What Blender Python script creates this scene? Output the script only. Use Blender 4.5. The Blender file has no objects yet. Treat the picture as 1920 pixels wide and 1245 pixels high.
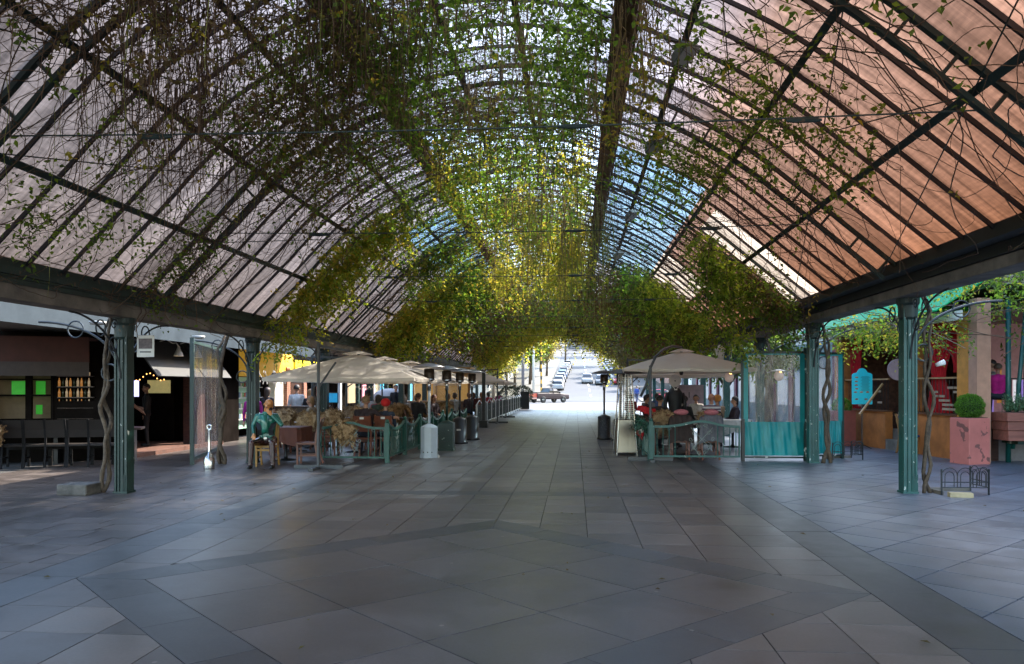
import bpy, bmesh, math, random
import numpy as np
from mathutils import Vector, Matrix
R=math.radians; PI=math.pi
rnd=random.Random(7); nr=np.random.default_rng(11)
sc=bpy.context.scene; COL=sc.collection
# ---------------- camera, world, sun, exposure ----------------
EYE=1.65
cd=bpy.data.cameras.new('camera'); cam=bpy.data.objects.new('camera',cd); COL.objects.link(cam)
cd.lens=27.94; cd.sensor_width=36; cd.shift_y=0.0544; cd.clip_start=.05; cd.clip_end=3000
cam.location=(0,0,EYE); cam.rotation_euler=(R(90),0,math.atan(118/1490)); sc.camera=cam
SUN_EL=R(44); SUN_AZ=R(50)      # azimuth from +Y towards +X
w=bpy.data.worlds.new('World'); sc.world=w; w.use_nodes=True
nt=w.node_tree; bg=nt.nodes['Background']; sky=nt.nodes.new('ShaderNodeTexSky')
sky.sky_type='NISHITA'; sky.sun_disc=False; sky.sun_elevation=SUN_EL; sky.sun_rotation=SUN_AZ
sky.air_density=1.2; sky.dust_density=1.5
nt.links.new(sky.outputs[0],bg.inputs[0]); bg.inputs[1].default_value=.15
sd=bpy.data.lights.new('sun','SUN'); sd.energy=2.6; sd.angle=R(.5); sd.color=(1,.93,.82)
so=bpy.data.objects.new('sun',sd); COL.objects.link(so)
so.rotation_euler=(PI/2-SUN_EL,0,-SUN_AZ+PI)
sc.view_settings.view_transform='Standard'; sc.view_settings.look='None'
sc.view_settings.exposure=2.85; sc.view_settings.gamma=1
sc.cycles.max_bounces=7; sc.cycles.diffuse_bounces=4; sc.cycles.glossy_bounces=3
sc.cycles.transmission_bounces=6; sc.cycles.transparent_max_bounces=16
sc.cycles.sample_clamp_indirect=4; sc.cycles.caustics_reflective=False; sc.cycles.caustics_refractive=False
# ---------------- materials ----------------
MC={}
def pm(name,col,rough=.6,metal=0,var=.18,scale=6,bump=0,bscale=40,emit=0,spec=.5,coat=0,chips=None,chip_t=.68,chip_s=14,stretch=None,island=0,trans=0,ecol=None):
    if name in MC: return MC[name]
    m=bpy.data.materials.new(name); m.use_nodes=True; t=m.node_tree; N=t.nodes; L=t.links
    b=N['Principled BSDF']; b.inputs['Roughness'].default_value=rough; b.inputs['Metallic'].default_value=metal
    b.inputs['Specular IOR Level'].default_value=spec; b.inputs['Coat Weight'].default_value=coat
    tc=N.new('ShaderNodeTexCoord'); src=tc.outputs['Object']
    if stretch:
        mp=N.new('ShaderNodeMapping'); mp.inputs['Scale'].default_value=stretch; L.new(src,mp.inputs[0]); src=mp.outputs[0]
    nz=N.new('ShaderNodeTexNoise'); nz.inputs['Scale'].default_value=scale; nz.inputs['Detail'].default_value=6; nz.inputs['Roughness'].default_value=.62
    L.new(src,nz.inputs[0])
    rp=N.new('ShaderNodeValToRGB'); rp.color_ramp.elements[0].position=.3; rp.color_ramp.elements[1].position=.72
    lo=[max(0,c*(1-var)) for c in col]; hi=[min(1,c*(1+var)) for c in col]
    rp.color_ramp.elements[0].color=(*lo,1); rp.color_ramp.elements[1].color=(*hi,1)
    L.new(nz.outputs[0],rp.inputs[0]); out=rp.outputs[0]
    if island:
        g=N.new('ShaderNodeNewGeometry'); hv=N.new('ShaderNodeHueSaturation'); mr=N.new('ShaderNodeMapRange')
        mr.inputs[3].default_value=1-island; mr.inputs[4].default_value=1+island
        L.new(g.outputs['Random Per Island'],mr.inputs[0]); L.new(mr.outputs[0],hv.inputs['Value']); L.new(out,hv.inputs['Color']); out=hv.outputs[0]
    if chips:
        n2=N.new('ShaderNodeTexNoise'); n2.inputs['Scale'].default_value=chip_s; n2.inputs['Detail'].default_value=5; L.new(tc.outputs['Object'],n2.inputs[0])
        r2=N.new('ShaderNodeValToRGB'); r2.color_ramp.elements[0].position=chip_t; r2.color_ramp.elements[1].position=chip_t+.015; L.new(n2.outputs[0],r2.inputs[0])
        mx=N.new('ShaderNodeMix'); mx.data_type='RGBA'; L.new(r2.outputs[0],mx.inputs[0]); L.new(out,mx.inputs[6]); mx.inputs[7].default_value=(*chips,1); out=mx.outputs[2]
    L.new(out,b.inputs['Base Color'])
    if bump:
        n3=N.new('ShaderNodeTexNoise'); n3.inputs['Scale'].default_value=bscale; n3.inputs['Detail'].default_value=5; L.new(src,n3.inputs[0])
        bp=N.new('ShaderNodeBump'); bp.inputs['Strength'].default_value=bump; bp.inputs['Distance'].default_value=.01; L.new(n3.outputs[0],bp.inputs['Height']); L.new(bp.outputs[0],b.inputs['Normal'])
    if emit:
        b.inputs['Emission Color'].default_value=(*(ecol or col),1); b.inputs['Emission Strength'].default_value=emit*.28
    if trans:
        tr=N.new('ShaderNodeBsdfTranslucent'); L.new(out,tr.inputs[0]); ms=N.new('ShaderNodeMixShader'); ms.inputs[0].default_value=trans
        L.new(b.outputs[0],ms.inputs[1]); L.new(tr.outputs[0],ms.inputs[2]); L.new(ms.outputs[0],N['Material Output'].inputs[0])
    MC[name]=m; return m
def leaf_mat(name,cols,tcol=1.5,trans=.5,rough=.5):
    m=bpy.data.materials.new(name); m.use_nodes=True; t=m.node_tree; N=t.nodes; L=t.links; b=N['Principled BSDF']
    g=N.new('ShaderNodeNewGeometry'); rp=N.new('ShaderNodeValToRGB'); cr=rp.color_ramp
    while len(cr.elements)<len(cols): cr.elements.new(.5)
    for i,c in enumerate(cols): cr.elements[i].position=i/(len(cols)-1); cr.elements[i].color=(*c,1)
    L.new(g.outputs['Random Per Island'],rp.inputs[0]); L.new(rp.outputs[0],b.inputs['Base Color']); b.inputs['Roughness'].default_value=rough
    b.inputs['Specular IOR Level'].default_value=.35
    mul=N.new('ShaderNodeMix'); mul.data_type='RGBA'; mul.blend_type='MULTIPLY'; mul.inputs[0].default_value=1; mul.clamp_result=False
    L.new(rp.outputs[0],mul.inputs[6]); mul.inputs[7].default_value=(tcol*1.15,tcol*1.1,tcol*.5,1)
    tr=N.new('ShaderNodeBsdfTranslucent'); L.new(mul.outputs[2],tr.inputs[0]); ms=N.new('ShaderNodeMixShader'); ms.inputs[0].default_value=trans
    L.new(b.outputs[0],ms.inputs[1]); L.new(tr.outputs[0],ms.inputs[2]); L.new(ms.outputs[0],N['Material Output'].inputs[0])
    MC[name]=m; return m
def clear_mat(name,col,alpha,rough=.1,bump=0,streak=0,bs=9,trl=.3):
    """thin clear sheet: transparent mixed with glossy and a little translucent haze"""
    m=bpy.data.materials.new(name); m.use_nodes=True; t=m.node_tree; N=t.nodes; L=t.links; N.remove(N['Principled BSDF'])
    tp=N.new('ShaderNodeBsdfTransparent'); tp.inputs[0].default_value=(*[min(1,.6+.4*c) for c in col],1)
    gl=N.new('ShaderNodeBsdfGlossy'); gl.inputs['Roughness'].default_value=rough; gl.inputs[0].default_value=(.9,.9,.9,1)
    tl=N.new('ShaderNodeBsdfTranslucent'); tl.inputs[0].default_value=(*col,1)
    fr=N.new('ShaderNodeFresnel'); fr.inputs[0].default_value=1.45
    a=N.new('ShaderNodeMixShader'); L.new(tp.outputs[0],a.inputs[1]); L.new(tl.outputs[0],a.inputs[2]); a.inputs[0].default_value=trl
    b=N.new('ShaderNodeMixShader'); L.new(fr.outputs[0],b.inputs[0]); L.new(a.outputs[0],b.inputs[1]); L.new(gl.outputs[0],b.inputs[2])
    tc=N.new('ShaderNodeTexCoord'); nz=N.new('ShaderNodeTexNoise'); nz.inputs['Scale'].default_value=bs; nz.inputs['Detail'].default_value=5
    mp=N.new('ShaderNodeMapping'); mp.inputs['Scale'].default_value=(3,3,.5); L.new(tc.outputs['Object'],mp.inputs[0]); L.new(mp.outputs[0],nz.inputs[0])
    if bump:
        bp=N.new('ShaderNodeBump'); bp.inputs['Strength'].default_value=bump; bp.inputs['Distance'].default_value=.03; L.new(nz.outputs[0],bp.inputs['Height'])
        L.new(bp.outputs[0],gl.inputs['Normal']); L.new(bp.outputs[0],fr.inputs['Normal'])
    if streak:
        r=N.new('ShaderNodeMapRange'); r.inputs[1].default_value=.45; r.inputs[2].default_value=.75; r.inputs[3].default_value=trl; r.inputs[4].default_value=min(1,trl+streak); L.new(nz.outputs[0],r.inputs[0]); L.new(r.outputs[0],a.inputs[0])
    L.new(b.outputs[0],N['Material Output'].inputs[0]); MC[name]=m; return m
# ---------------- mesh helper ----------------
class MB:
    def __init__(s): s.v=[]; s.f=[]; s.m=[]; s.cur=0
    def add(s,vs,fs):
        o=len(s.v); s.v+= [tuple(p) for p in vs]; s.f+=[tuple(i+o for i in f) for f in fs]; s.m+=[s.cur]*len(fs); return s
    def box(s,c,d,M=None,taper=1):
        x,y,z=[k/2 for k in d]; vs=[]
        for zz,t in ((-z,1),(z,taper)):
            for a,b in ((-x,-y),(x,-y),(x,y),(-x,y)): vs.append(Vector((a*t,b*t,zz)))
        if M is not None: vs=[M@p for p in vs]
        vs=[p+Vector(c) for p in vs]
        return s.add(vs,[(3,2,1,0),(4,5,6,7),(0,1,5,4),(1,2,6,5),(2,3,7,6),(3,0,4,7)])
    def bx(s,x0,x1,y0,y1,z0,z1): return s.box(((x0+x1)/2,(y0+y1)/2,(z0+z1)/2),(x1-x0,y1-y0,z1-z0))
    def tube(s,pts,r,n=6,cap=True,closed=False):
        pts=[Vector(p) for p in pts]; k=len(pts); rs=r if isinstance(r,(list,tuple)) else [r]*k
        vs=[]; up=None
        for i,p in enumerate(pts):
            if closed: d=pts[(i+1)%k]-pts[i-1]
            else: d=pts[min(i+1,k-1)]-pts[max(i-1,0)]
            if d.length<1e-9: d=Vector((0,0,1))
            d.normalize()
            if up is None:
                up=d.orthogonal().normalized()
            up=(up-d*up.dot(d)); up=up.normalized() if up.length>1e-6 else d.orthogonal().normalized()
            q=d.cross(up)
            for j in range(n):
                a=2*PI*j/n; vs.append(p+(up*math.cos(a)+q*math.sin(a))*rs[i])
        fs=[]
        for i in range(k if closed else k-1):
            for j in range(n):
                a=i*n+j; b=i*n+(j+1)%n; c=((i+1)%k)*n+(j+1)%n; d=((i+1)%k)*n+j; fs.append((a,b,c,d))
        if cap and not closed: fs.append(tuple(range(n-1,-1,-1))); fs.append(tuple((k-1)*n+j for j in range(n)))
        return s.add(vs,fs)
    def rod(s,a,b,r,n=6,r2=None): return s.tube([a,b],[r,r if r2 is None else r2],n)
    def bar(s,a,b,w,h):
        a=Vector(a); b=Vector(b); d=b-a; M=d.to_track_quat('Z','Y').to_matrix(); return s.box((a+b)/2,(w,h,d.length),M)
    def sweep(s,pts,u,v,hu,hv):
        """rectangular section swept along pts; u,v lists/vecs of the two half axes"""
        k=len(pts); vs=[]
        for i,p in enumerate(pts):
            p=Vector(p); U=Vector(u[i] if isinstance(u,list) else u)*hu; W=Vector(v[i] if isinstance(v,list) else v)*hv
            vs+=[p-U-W,p+U-W,p+U+W,p-U+W]
        fs=[(3,2,1,0),((k-1)*4,(k-1)*4+1,(k-1)*4+2,(k-1)*4+3)]
        for i in range(k-1):
            for j in range(4):
                a=i*4+j; b=i*4+(j+1)%4; fs.append((a,b,b+4,a+4))
        return s.add(vs,fs)
    def lathe(s,prof,n=16,c=(0,0,0),M=None,capb=True,capt=True):
        vs=[]
        for r,z in prof:
            for j in range(n):
                a=2*PI*j/n; p=Vector((r*math.cos(a),r*math.sin(a),z))
                if M is not None: p=M@p
                vs.append(p+Vector(c))
        fs=[]
        for i in range(len(prof)-1):
            for j in range(n):
                a=i*n+j; b=i*n+(j+1)%n; fs.append((a,b,b+n,a+n))
        if capb: fs.append(tuple(range(n-1,-1,-1)))
        if capt: fs.append(tuple((len(prof)-1)*n+j for j in range(n)))
        return s.add(vs,fs)
    def ell(s,c,r,n=12,k=8,M=None):
        pr=[]
        vs=[];fs=[]
        for i in range(k+1):
            t=PI*i/k
            for j in range(n):
                a=2*PI*j/n; p=Vector((math.sin(t)*math.cos(a)*r[0],math.sin(t)*math.sin(a)*r[1],-math.cos(t)*r[2]))
                if M is not None: p=M@p
                vs.append(p+Vector(c))
        for i in range(k):
            for j in range(n):
                a=i*n+j;b=i*n+(j+1)%n; fs.append((a,b,b+n,a+n))
        return s.add(vs,fs)
    def arc(s,c,r,a0,a1,rad,ax=0,n=5,seg=14,r1=None):
        """arc in a plane: ax 0 -> XZ, 1 -> YZ ; angles deg; spiral when r1 given"""
        pts=[]
        for i in range(seg+1):
            t=i/seg; a=R(a0+(a1-a0)*t); q=r+( (r1-r)*t if r1 is not None else 0)
            h=math.cos(a)*q; z=math.sin(a)*q
            pts.append((c[0]+(h if ax==0 else 0),c[1]+(h if ax==1 else 0),c[2]+z))
        return s.tube(pts,rad,n)
    def build(s,name,mats,parent=None,smooth=False,loc=None,bevel=0):
        me=bpy.data.meshes.new(name); me.from_pydata(s.v,[],s.f); me.update()
        if not isinstance(mats,(list,tuple)): mats=[mats]
        for m in mats: me.materials.append(m)
        if len(mats)>1: me.polygons.foreach_set('material_index',s.m)
        if smooth: me.shade_smooth()
        o=bpy.data.objects.new(name,me); COL.objects.link(o)
        if parent: o.parent=parent
        if loc: o.location=loc
        if bevel:
            bm=bmesh.new(); bm.from_mesh(me); bmesh.ops.remove_doubles(bm,verts=bm.verts,dist=1e-5)
            es=[e for e in bm.edges if len(e.link_faces)==2 and e.calc_face_angle(0)>.7]
            bmesh.ops.bevel(bm,geom=es,offset=bevel,segments=2,profile=.5,affect='EDGES',clamp_overlap=True); bm.to_mesh(me); bm.free()
        return o
def tag(o,label=None,cat=None,group=None,kind=None):
    if label: o['label']=label
    if cat: o['category']=cat
    if group: o['group']=group
    if kind: o['kind']=kind
    return o
def thing(name,label,cat,loc=(0,0,0),rz=0,group=None):
    o=bpy.data.objects.new(name,None); COL.objects.link(o); o.location=loc; o.rotation_euler=(0,0,rz); o.empty_display_size=.2
    return tag(o,label,cat,group)
def dup(root,loc,rz=0,label=None,group=None,scale=None,par=None):
    r=root.copy(); COL.objects.link(r)
    if par is None: r.location=loc; r.rotation_euler=(0,0,rz)
    else: r.parent=par
    if scale: r.scale=(scale,)*3
    if label: r['label']=label
    if group: r['group']=group
    for ch in list(root.children): dup(ch,None,par=r)
    return r
def raw_mesh(name,verts,tris,mats,parent=None,midx=None,smooth=False):
    me=bpy.data.meshes.new(name); nv=len(verts); nf=len(tris); k=tris.shape[1]
    me.vertices.add(nv); me.vertices.foreach_set('co',np.ascontiguousarray(verts,dtype=np.float32).ravel())
    me.loops.add(nf*k); me.loops.foreach_set('vertex_index',tris.astype(np.int32).ravel())
    me.polygons.add(nf); me.polygons.foreach_set('loop_start',np.arange(0,nf*k,k,dtype=np.int32))
    me.polygons.foreach_set('loop_total',np.full(nf,k,dtype=np.int32))
    if not isinstance(mats,(list,tuple)): mats=[mats]
    for m in mats: me.materials.append(m)
    if midx is not None: me.polygons.foreach_set('material_index',midx.astype(np.int32))
    me.update(calc_edges=True); me.validate()
    if smooth: me.shade_smooth()
    o=bpy.data.objects.new(name,me); COL.objects.link(o)
    if parent: o.parent=parent
    return o
# base palette
GREEN=pm('green_paint',(.004,.023,.017),.38,var=.3,scale=3,chips=(.42,.45,.4),chip_t=.665,chip_s=6,bump=.25)
TEALP=pm('teal_green_paint',(.010,.085,.075),.35,var=.25,scale=3,chips=(.5,.55,.5),chip_t=.68,chip_s=11,bump=.25)
DGREEN=pm('dark_green_steel',(.016,.034,.029),.5,var=.4,scale=5,chips=(.09,.06,.035),chip_t=.64)
BLACK=pm('black_paint',(.008,.008,.009),.35,var=.3)
BLACKP=pm('black_plastic',(.012,.012,.013),.45,var=.2)
IRON=pm('wrought_iron',(.02,.024,.026),.5,var=.4)
STEEL=pm('stainless_steel',(.62,.6,.57),.22,metal=1,var=.08,scale=3)
ALU=pm('grey_metal',(.3,.3,.31),.4,metal=.8)
CONC=pm('weathered_concrete',(.20,.175,.145),.85,var=.5,scale=2.2,bump=.4,stretch=(1,1,1))
BARK=pm('vine_bark',(.10,.07,.045),.9,var=.5,scale=14,bump=.8)
TWIG=pm('dry_twig',(.13,.078,.045),.85,var=.5,scale=2)
ROOT=pm('tan_root',(.38,.27,.12),.8,var=.4,scale=1.5,trans=.3)
GROOT=pm('green_tendril',(.32,.34,.08),.7,var=.4,scale=1.5,trans=.4)
WOODD=pm('dark_wood',(.045,.018,.010),.35,var=.4,scale=5,stretch=(1,1,8))
WOODM=pm('brown_wood',(.15,.06,.028),.38,var=.35,scale=6,stretch=(6,1,1))
WOODL=pm('light_wood',(.4,.22,.09),.5,var=.25,scale=6)
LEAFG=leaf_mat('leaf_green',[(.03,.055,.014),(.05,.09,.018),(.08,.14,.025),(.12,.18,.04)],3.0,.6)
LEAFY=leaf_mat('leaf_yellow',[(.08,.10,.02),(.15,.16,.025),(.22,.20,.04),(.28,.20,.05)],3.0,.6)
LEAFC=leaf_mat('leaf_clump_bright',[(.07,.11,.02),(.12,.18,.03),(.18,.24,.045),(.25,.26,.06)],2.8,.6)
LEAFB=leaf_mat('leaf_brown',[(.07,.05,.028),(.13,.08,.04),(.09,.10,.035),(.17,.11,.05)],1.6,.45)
# ---------------- ground: pavers laid tile by tile ----------------
def clip(poly,a,b,c):   # keep a*x+b*y<=c
    out=[]
    for i in range(len(poly)):
        p=poly[i]; q=poly[(i+1)%len(poly)]; dp=a*p[0]+b*p[1]-c; dq=a*q[0]+b*q[1]-c
        if dp<=0: out.append(p)
        if (dp<0<dq) or (dq<0<dp):
            t=dp/(dp-dq); out.append((p[0]+(q[0]-p[0])*t,p[1]+(q[1]-p[1])*t))
    return out
def clipc(poly,cons):
    for a,b,c in cons:
        if len(poly)<3: return []
        poly=clip(poly,a,b,c)
    return poly
TV=[];TF=[];TM=[]
def tile(poly,mi,gap=.0045):
    if len(poly)<3: return
    A=sum(poly[i][0]*poly[(i+1)%len(poly)][1]-poly[(i+1)%len(poly)][0]*poly[i][1] for i in range(len(poly)))/2
    if abs(A)<.004: return
    cx=sum(p[0] for p in poly)/len(poly); cy=sum(p[1] for p in poly)/len(poly)
    if A<0: poly=poly[::-1]
    # inset by moving each edge in
    cons=[]
    for i in range(len(poly)):
        p=poly[i];q=poly[(i+1)%len(poly)]; ex,ey=q[0]-p[0],q[1]-p[1]; l=math.hypot(ex,ey)
        if l<1e-6: continue
        nx,ny=ey/l,-ex/l; cons.append((nx,ny,nx*p[0]+ny*p[1]-gap))
    g=clipc(poly,cons)
    if len(g)<3: return
    ax=rnd.uniform(-.0016,.0016); ay=rnd.uniform(-.0016,.0016); dz=rnd.uniform(0,.0015); o=len(TV)
    top=[(x,y,.004+dz+ax*(x-cx)+ay*(y-cy)) for x,y in g]; n=len(g)
    TV.extend(top); TV.extend((x,y,-.006) for x,y in g)
    TF.append(tuple(o+i for i in range(n))); TM.append(mi)
    for i in range(n): j=(i+1)%n; TF.append((o+n+i,o+n+j,o+j,o+i)); TM.append(mi)
def grid(x0,x1,y0,y1,sx,sy,cons,mi,rows=0,gap=.0045):
    j=0;y=y0
    while y<y1-1e-6:
        off=rnd.uniform(0,sx)*rows; x=x0-off
        while x<x1-1e-6:
            a=max(x,x0);b=min(x+sx,x1)
            if b>a: tile(clipc([(a,y),(b,y),(b,min(y+sy,y1)),(a,min(y+sy,y1))],cons),mi,gap)
            x+=sx
        y+=sy;j+=1
def diag(cx,cy,half,s,cons,mi,gap=.005,s2=None):
    s2=s2 or s; k=.70710678; n=int(half/s)+2; n2=int(half/s2)+2
    for i in range(-n,n+1):
        for j in range(-n2,n2+1):
            q=[((i+a)*s,(j+b)*s2) for a,b in ((0,0),(1,0),(1,1),(0,1))]
            tile(clipc([(cx+(u-v)*k,cy+(u+v)*k) for u,v in q],cons),mi,gap)
XL0,XL1,XR0,XR1=-4.82,-4.3,2.36,2.9
XC=(XL1+XR0)/2; HD=(XR0-XL1)/2
# axis bands (dark, 1.2 m slabs)
for (a,b) in ((XL0,XL1),(XR0,XR1)): grid(a,b,-3,62.5,b-a,1.37,[],1)
for CY in (6.55,):                # diamond with its band
    k=1.0
    def dia(r): return [(sx,sy,r+sx*XC+sy*CY) for sx in (-1,1) for sy in (-1,1)]
    bw=.62                        # band width measured along x
    diag(XC,CY,3.2,1.03,dia(HD-bw),0,.006)
    for sx in (-1,1):
        for sy in (-1,1):         # the four band arms
            cons=[(sx,sy,HD+sx*XC+sy*CY),(-sx,-sy,-(HD-bw)-sx*XC-sy*CY),(-sx,0,-sx*XC),(0,-sy,-sy*CY)]
            m=5; L=HD/m*1.0
            for i in range(m):
                # cut across the arm
                a,b=(-sx,sy); 
                t0=-sx*0+(-sx*(XC+sx*HD*(1-i/m))+sy*(CY+sy*HD*(i/m))); t1=(-sx*(XC+sx*HD*(1-(i+1)/m))+sy*(CY+sy*HD*((i+1)/m)))
                cc=cons+[(-a,-b,-t0),(a,b,t1)]
                tile(clipc([(XL1,-3),(XR0,-3),(XR0,14),(XL1,14)],cc),1,.003)
    # fill between the bands with straight pavers outside the diamond
    for sx in (-1,1):
        for sy in (-1,1):
            cons=[(-sx,-sy,-HD-sx*XC-sy*CY),(-sx,0,-sx*XC)]
            y0,y1=(CY,CY+HD+.0) if sy>0 else (CY-HD,CY)
            xx0,xx1=(XC,XR0) if sx>0 else (XL1,XC)
            grid(xx0,xx1,y0,y1,(XR0-XC)/6,.62,cons,2,rows=0)
YB=6.55+HD
grid(XL1,XR0,-3,6.55-HD,.555,.62,[],2)
grid(XL1,XR0,YB,12.1,.555,.62,[],2)
grid(XL1,XR0,12.1,12.55,1.11,.45,[],1)
grid(XL1,XR0,12.55,62.5,.555,.62,[],2)
grid(-11,XL0,-3,62.5,.62,.42,[],3,rows=1)
diag(10,30,44,.56,[(-1,0,-XR1),(1,0,15),(0,1,45),(0,-1,1)],4,.007,.8)
grid(XR1,15,45,62.5,.62,.8,[],4)
grid(-40,40,62.5,92,1.2,1.2,[],5)
def paver(name,c1,c2,c3,rough=.3,sat=1):
    m=bpy.data.materials.new(name); m.use_nodes=True; t=m.node_tree;N=t.nodes;L=t.links;b=N['Principled BSDF']
    g=N.new('ShaderNodeNewGeometry'); rp=N.new('ShaderNodeValToRGB'); cr=rp.color_ramp; cr.elements.new(.5)
    for e,p,c in zip(cr.elements,(0,.55,1),(c1,c2,c3)): e.position=p;e.color=(*c,1)
    L.new(g.outputs['Random Per Island'],rp.inputs[0])
    tc=N.new('ShaderNodeTexCoord')
    add=N.new('ShaderNodeVectorMath'); add.operation='ADD'; mulv=N.new('ShaderNodeVectorMath'); mulv.operation='SCALE'; mulv.inputs['Scale'].default_value=37.0
    cmb=N.new('ShaderNodeCombineXYZ'); L.new(g.outputs['Random Per Island'],cmb.inputs[0]); L.new(g.outputs['Random Per Island'],cmb.inputs[2]); L.new(cmb.outputs[0],mulv.inputs[0])
    L.new(tc.outputs['Object'],add.inputs[0]); L.new(mulv.outputs[0],add.inputs[1])
    n1=N.new('ShaderNodeTexNoise'); n1.inputs['Scale'].default_value=2.6; n1.inputs['Detail'].default_value=9; n1.inputs['Roughness'].default_value=.68; n1.inputs['Distortion'].default_value=.15; L.new(add.outputs[0],n1.inputs[0])
    n2=N.new('ShaderNodeTexNoise'); n2.inputs['Scale'].default_value=.35; n2.inputs['Detail'].default_value=4; L.new(tc.outputs['Object'],n2.inputs[0])
    n4=N.new('ShaderNodeTexNoise'); n4.inputs['Scale'].default_value=45; n4.inputs['Detail'].default_value=4; L.new(tc.outputs['Object'],n4.inputs[0])
    def ov(a,fac,src,lo,hi):
        mr=N.new('ShaderNodeMapRange'); mr.inputs[1].default_value=.3;mr.inputs[2].default_value=.7;mr.inputs[3].default_value=lo;mr.inputs[4].default_value=hi; L.new(src,mr.inputs[0])
        mx=N.new('ShaderNodeVectorMath'); mx.operation='SCALE'; L.new(a,mx.inputs[0]); L.new(mr.outputs[0],mx.inputs['Scale']); return mx.outputs[0]
    c=ov(rp.outputs[0],1,n1.outputs[0],.68,1.28); c=ov(c,1,n2.outputs[0],.72,1.2); c=ov(c,1,n4.outputs[0],.9,1.1)
    # old chewing gum and pale specks
    vo=N.new('ShaderNodeTexVoronoi'); vo.inputs['Scale'].default_value=1.7; L.new(tc.outputs['Object'],vo.inputs[0])
    r2=N.new('ShaderNodeMapRange'); r2.inputs[1].default_value=.025; r2.inputs[2].default_value=.035; r2.inputs[3].default_value=.55; r2.inputs[4].default_value=0; L.new(vo.outputs[0],r2.inputs[0])
    mx=N.new('ShaderNodeMix'); mx.data_type='RGBA'; L.new(r2.outputs[0],mx.inputs[0]); L.new(c,mx.inputs[6]); mx.inputs[7].default_value=(.3,.28,.25,1)
    L.new(mx.outputs[2],b.inputs['Base Color'])
    rr=N.new('ShaderNodeMapRange'); rr.inputs[1].default_value=.3; rr.inputs[2].default_value=.7; rr.inputs[3].default_value=rough-.05; rr.inputs[4].default_value=rough+.10; L.new(n1.outputs[0],rr.inputs[0]); L.new(rr.outputs[0],b.inputs['Roughness'])
    bp=N.new('ShaderNodeBump'); bp.inputs['Strength'].default_value=.1; bp.inputs['Distance'].default_value=.006; L.new(n1.outputs[0],bp.inputs['Height']); L.new(bp.outputs[0],b.inputs['Normal'])
    b.inputs['Specular IOR Level'].default_value=.55
    return m
PM=[paver('slate_large',(.076,.073,.075),(.088,.084,.086),(.102,.096,.098),.34),
    paver('slate_band',(.052,.056,.062),(.060,.066,.074),(.070,.077,.086),.36),
    paver('slate_pavers',(.088,.083,.084),(.106,.099,.099),(.155,.14,.132),.33),
    paver('brown_pavers',(.055,.044,.040),(.072,.058,.052),(.095,.077,.069),.36),
    paver('sky_cast_pavers',(.080,.096,.125),(.098,.116,.148),(.12,.14,.172),.36),  # bluish sky reflection on the right floor mixed into the grey stone colour
    paver('plaza_pavers',(.07,.066,.062),(.085,.08,.074),(.10,.095,.09),.5)]
me=bpy.data.meshes.new('pavement'); me.from_pydata(TV,[],TF); me.update()
for m in PM: me.materials.append(m)
me.polygons.foreach_set('material_index',TM)
o=bpy.data.objects.new('pavement',me); COL.objects.link(o); tag(o,'grey slate pavers with dark bands laid in a diamond under the vault','pavement',kind='structure')
# ground sheet (mortar bed, street verge, hill) reaching the horizon
def gz(y):
    return 0 if y<96 else (.085*(y-96)-.0 if y<400 else .085*304+.05*(y-400))
MORT=pm('mortar',(.042,.038,.035),.9,var=.3)
ys=[-80,-20,62,92,96,110,130,160,200,260,320,400,600,1200]; xs=[-900,-80,-14,14,80,900]
mb=MB(); vs=[(x,y,-.006+(gz(y)-.03 if y>92 else 0)+ (0 if abs(x)<81 else .0)) for y in ys for x in xs]; n=len(xs)
mb.add(vs,[(i*n+j,i*n+j+1,(i+1)*n+j+1,(i+1)*n+j) for i in range(len(ys)-1) for j in range(n-1)])
mb.m=[1 if ys[i]>=92 else 0 for i in range(len(ys)-1) for j in range(n-1)]
tag(mb.build('ground',[MORT,pm('verge',(.07,.065,.045),.9,var=.4,scale=.3)]),kind='structure')
def strip(name,x0,x1,y0,y1,z,m,step=10):
    mb=MB(); vs=[];ys=[]; y=y0
    while y<y1: ys.append(y); y+=step
    ys.append(y1)
    for y in ys: vs+=[(x0,y,gz(y)+z),(x1,y,gz(y)+z)]
    mb.add(vs,[(2*i,2*i+1,2*i+3,2*i+2) for i in range(len(ys)-1)]); return mb.build(name,m)
ASP=pm('sunlit_asphalt',(.05,.052,.056),.7,var=.15,scale=.6)
tag(strip('road',-3.6,7.6,92,400,.03,ASP),kind='structure')
tag(strip('sidewalk',-8,-3.6,92,400,.13,pm('sidewalk_concrete',(.11,.105,.095),.8,var=.15,scale=1)),kind='structure')
tag(strip('sidewalk',7.6,12,92,400,.13,MC['sidewalk_concrete']),kind='structure')
mb=MB()
for y in range(100,400,9): 
    vs=[(1.95,y,gz(y)+.036),(2.1,y,gz(y)+.036),(2.1,y+4,gz(y+4)+.036),(1.95,y+4,gz(y+4)+.036)]; mb.add(vs,[(0,1,2,3)])
for i in range(9): # zebra crossing
    x=-3.2+i*1.2; mb.add([(x,97,gz(97)+.036),(x+.55,97,gz(97)+.036),(x+.55,100.5,gz(100.5)+.036),(x,100.5,gz(100.5)+.036)],[(0,1,2,3)])
tag(mb.build('road_markings',pm('road_white',(.75,.75,.72),.7)),kind='structure')

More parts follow.
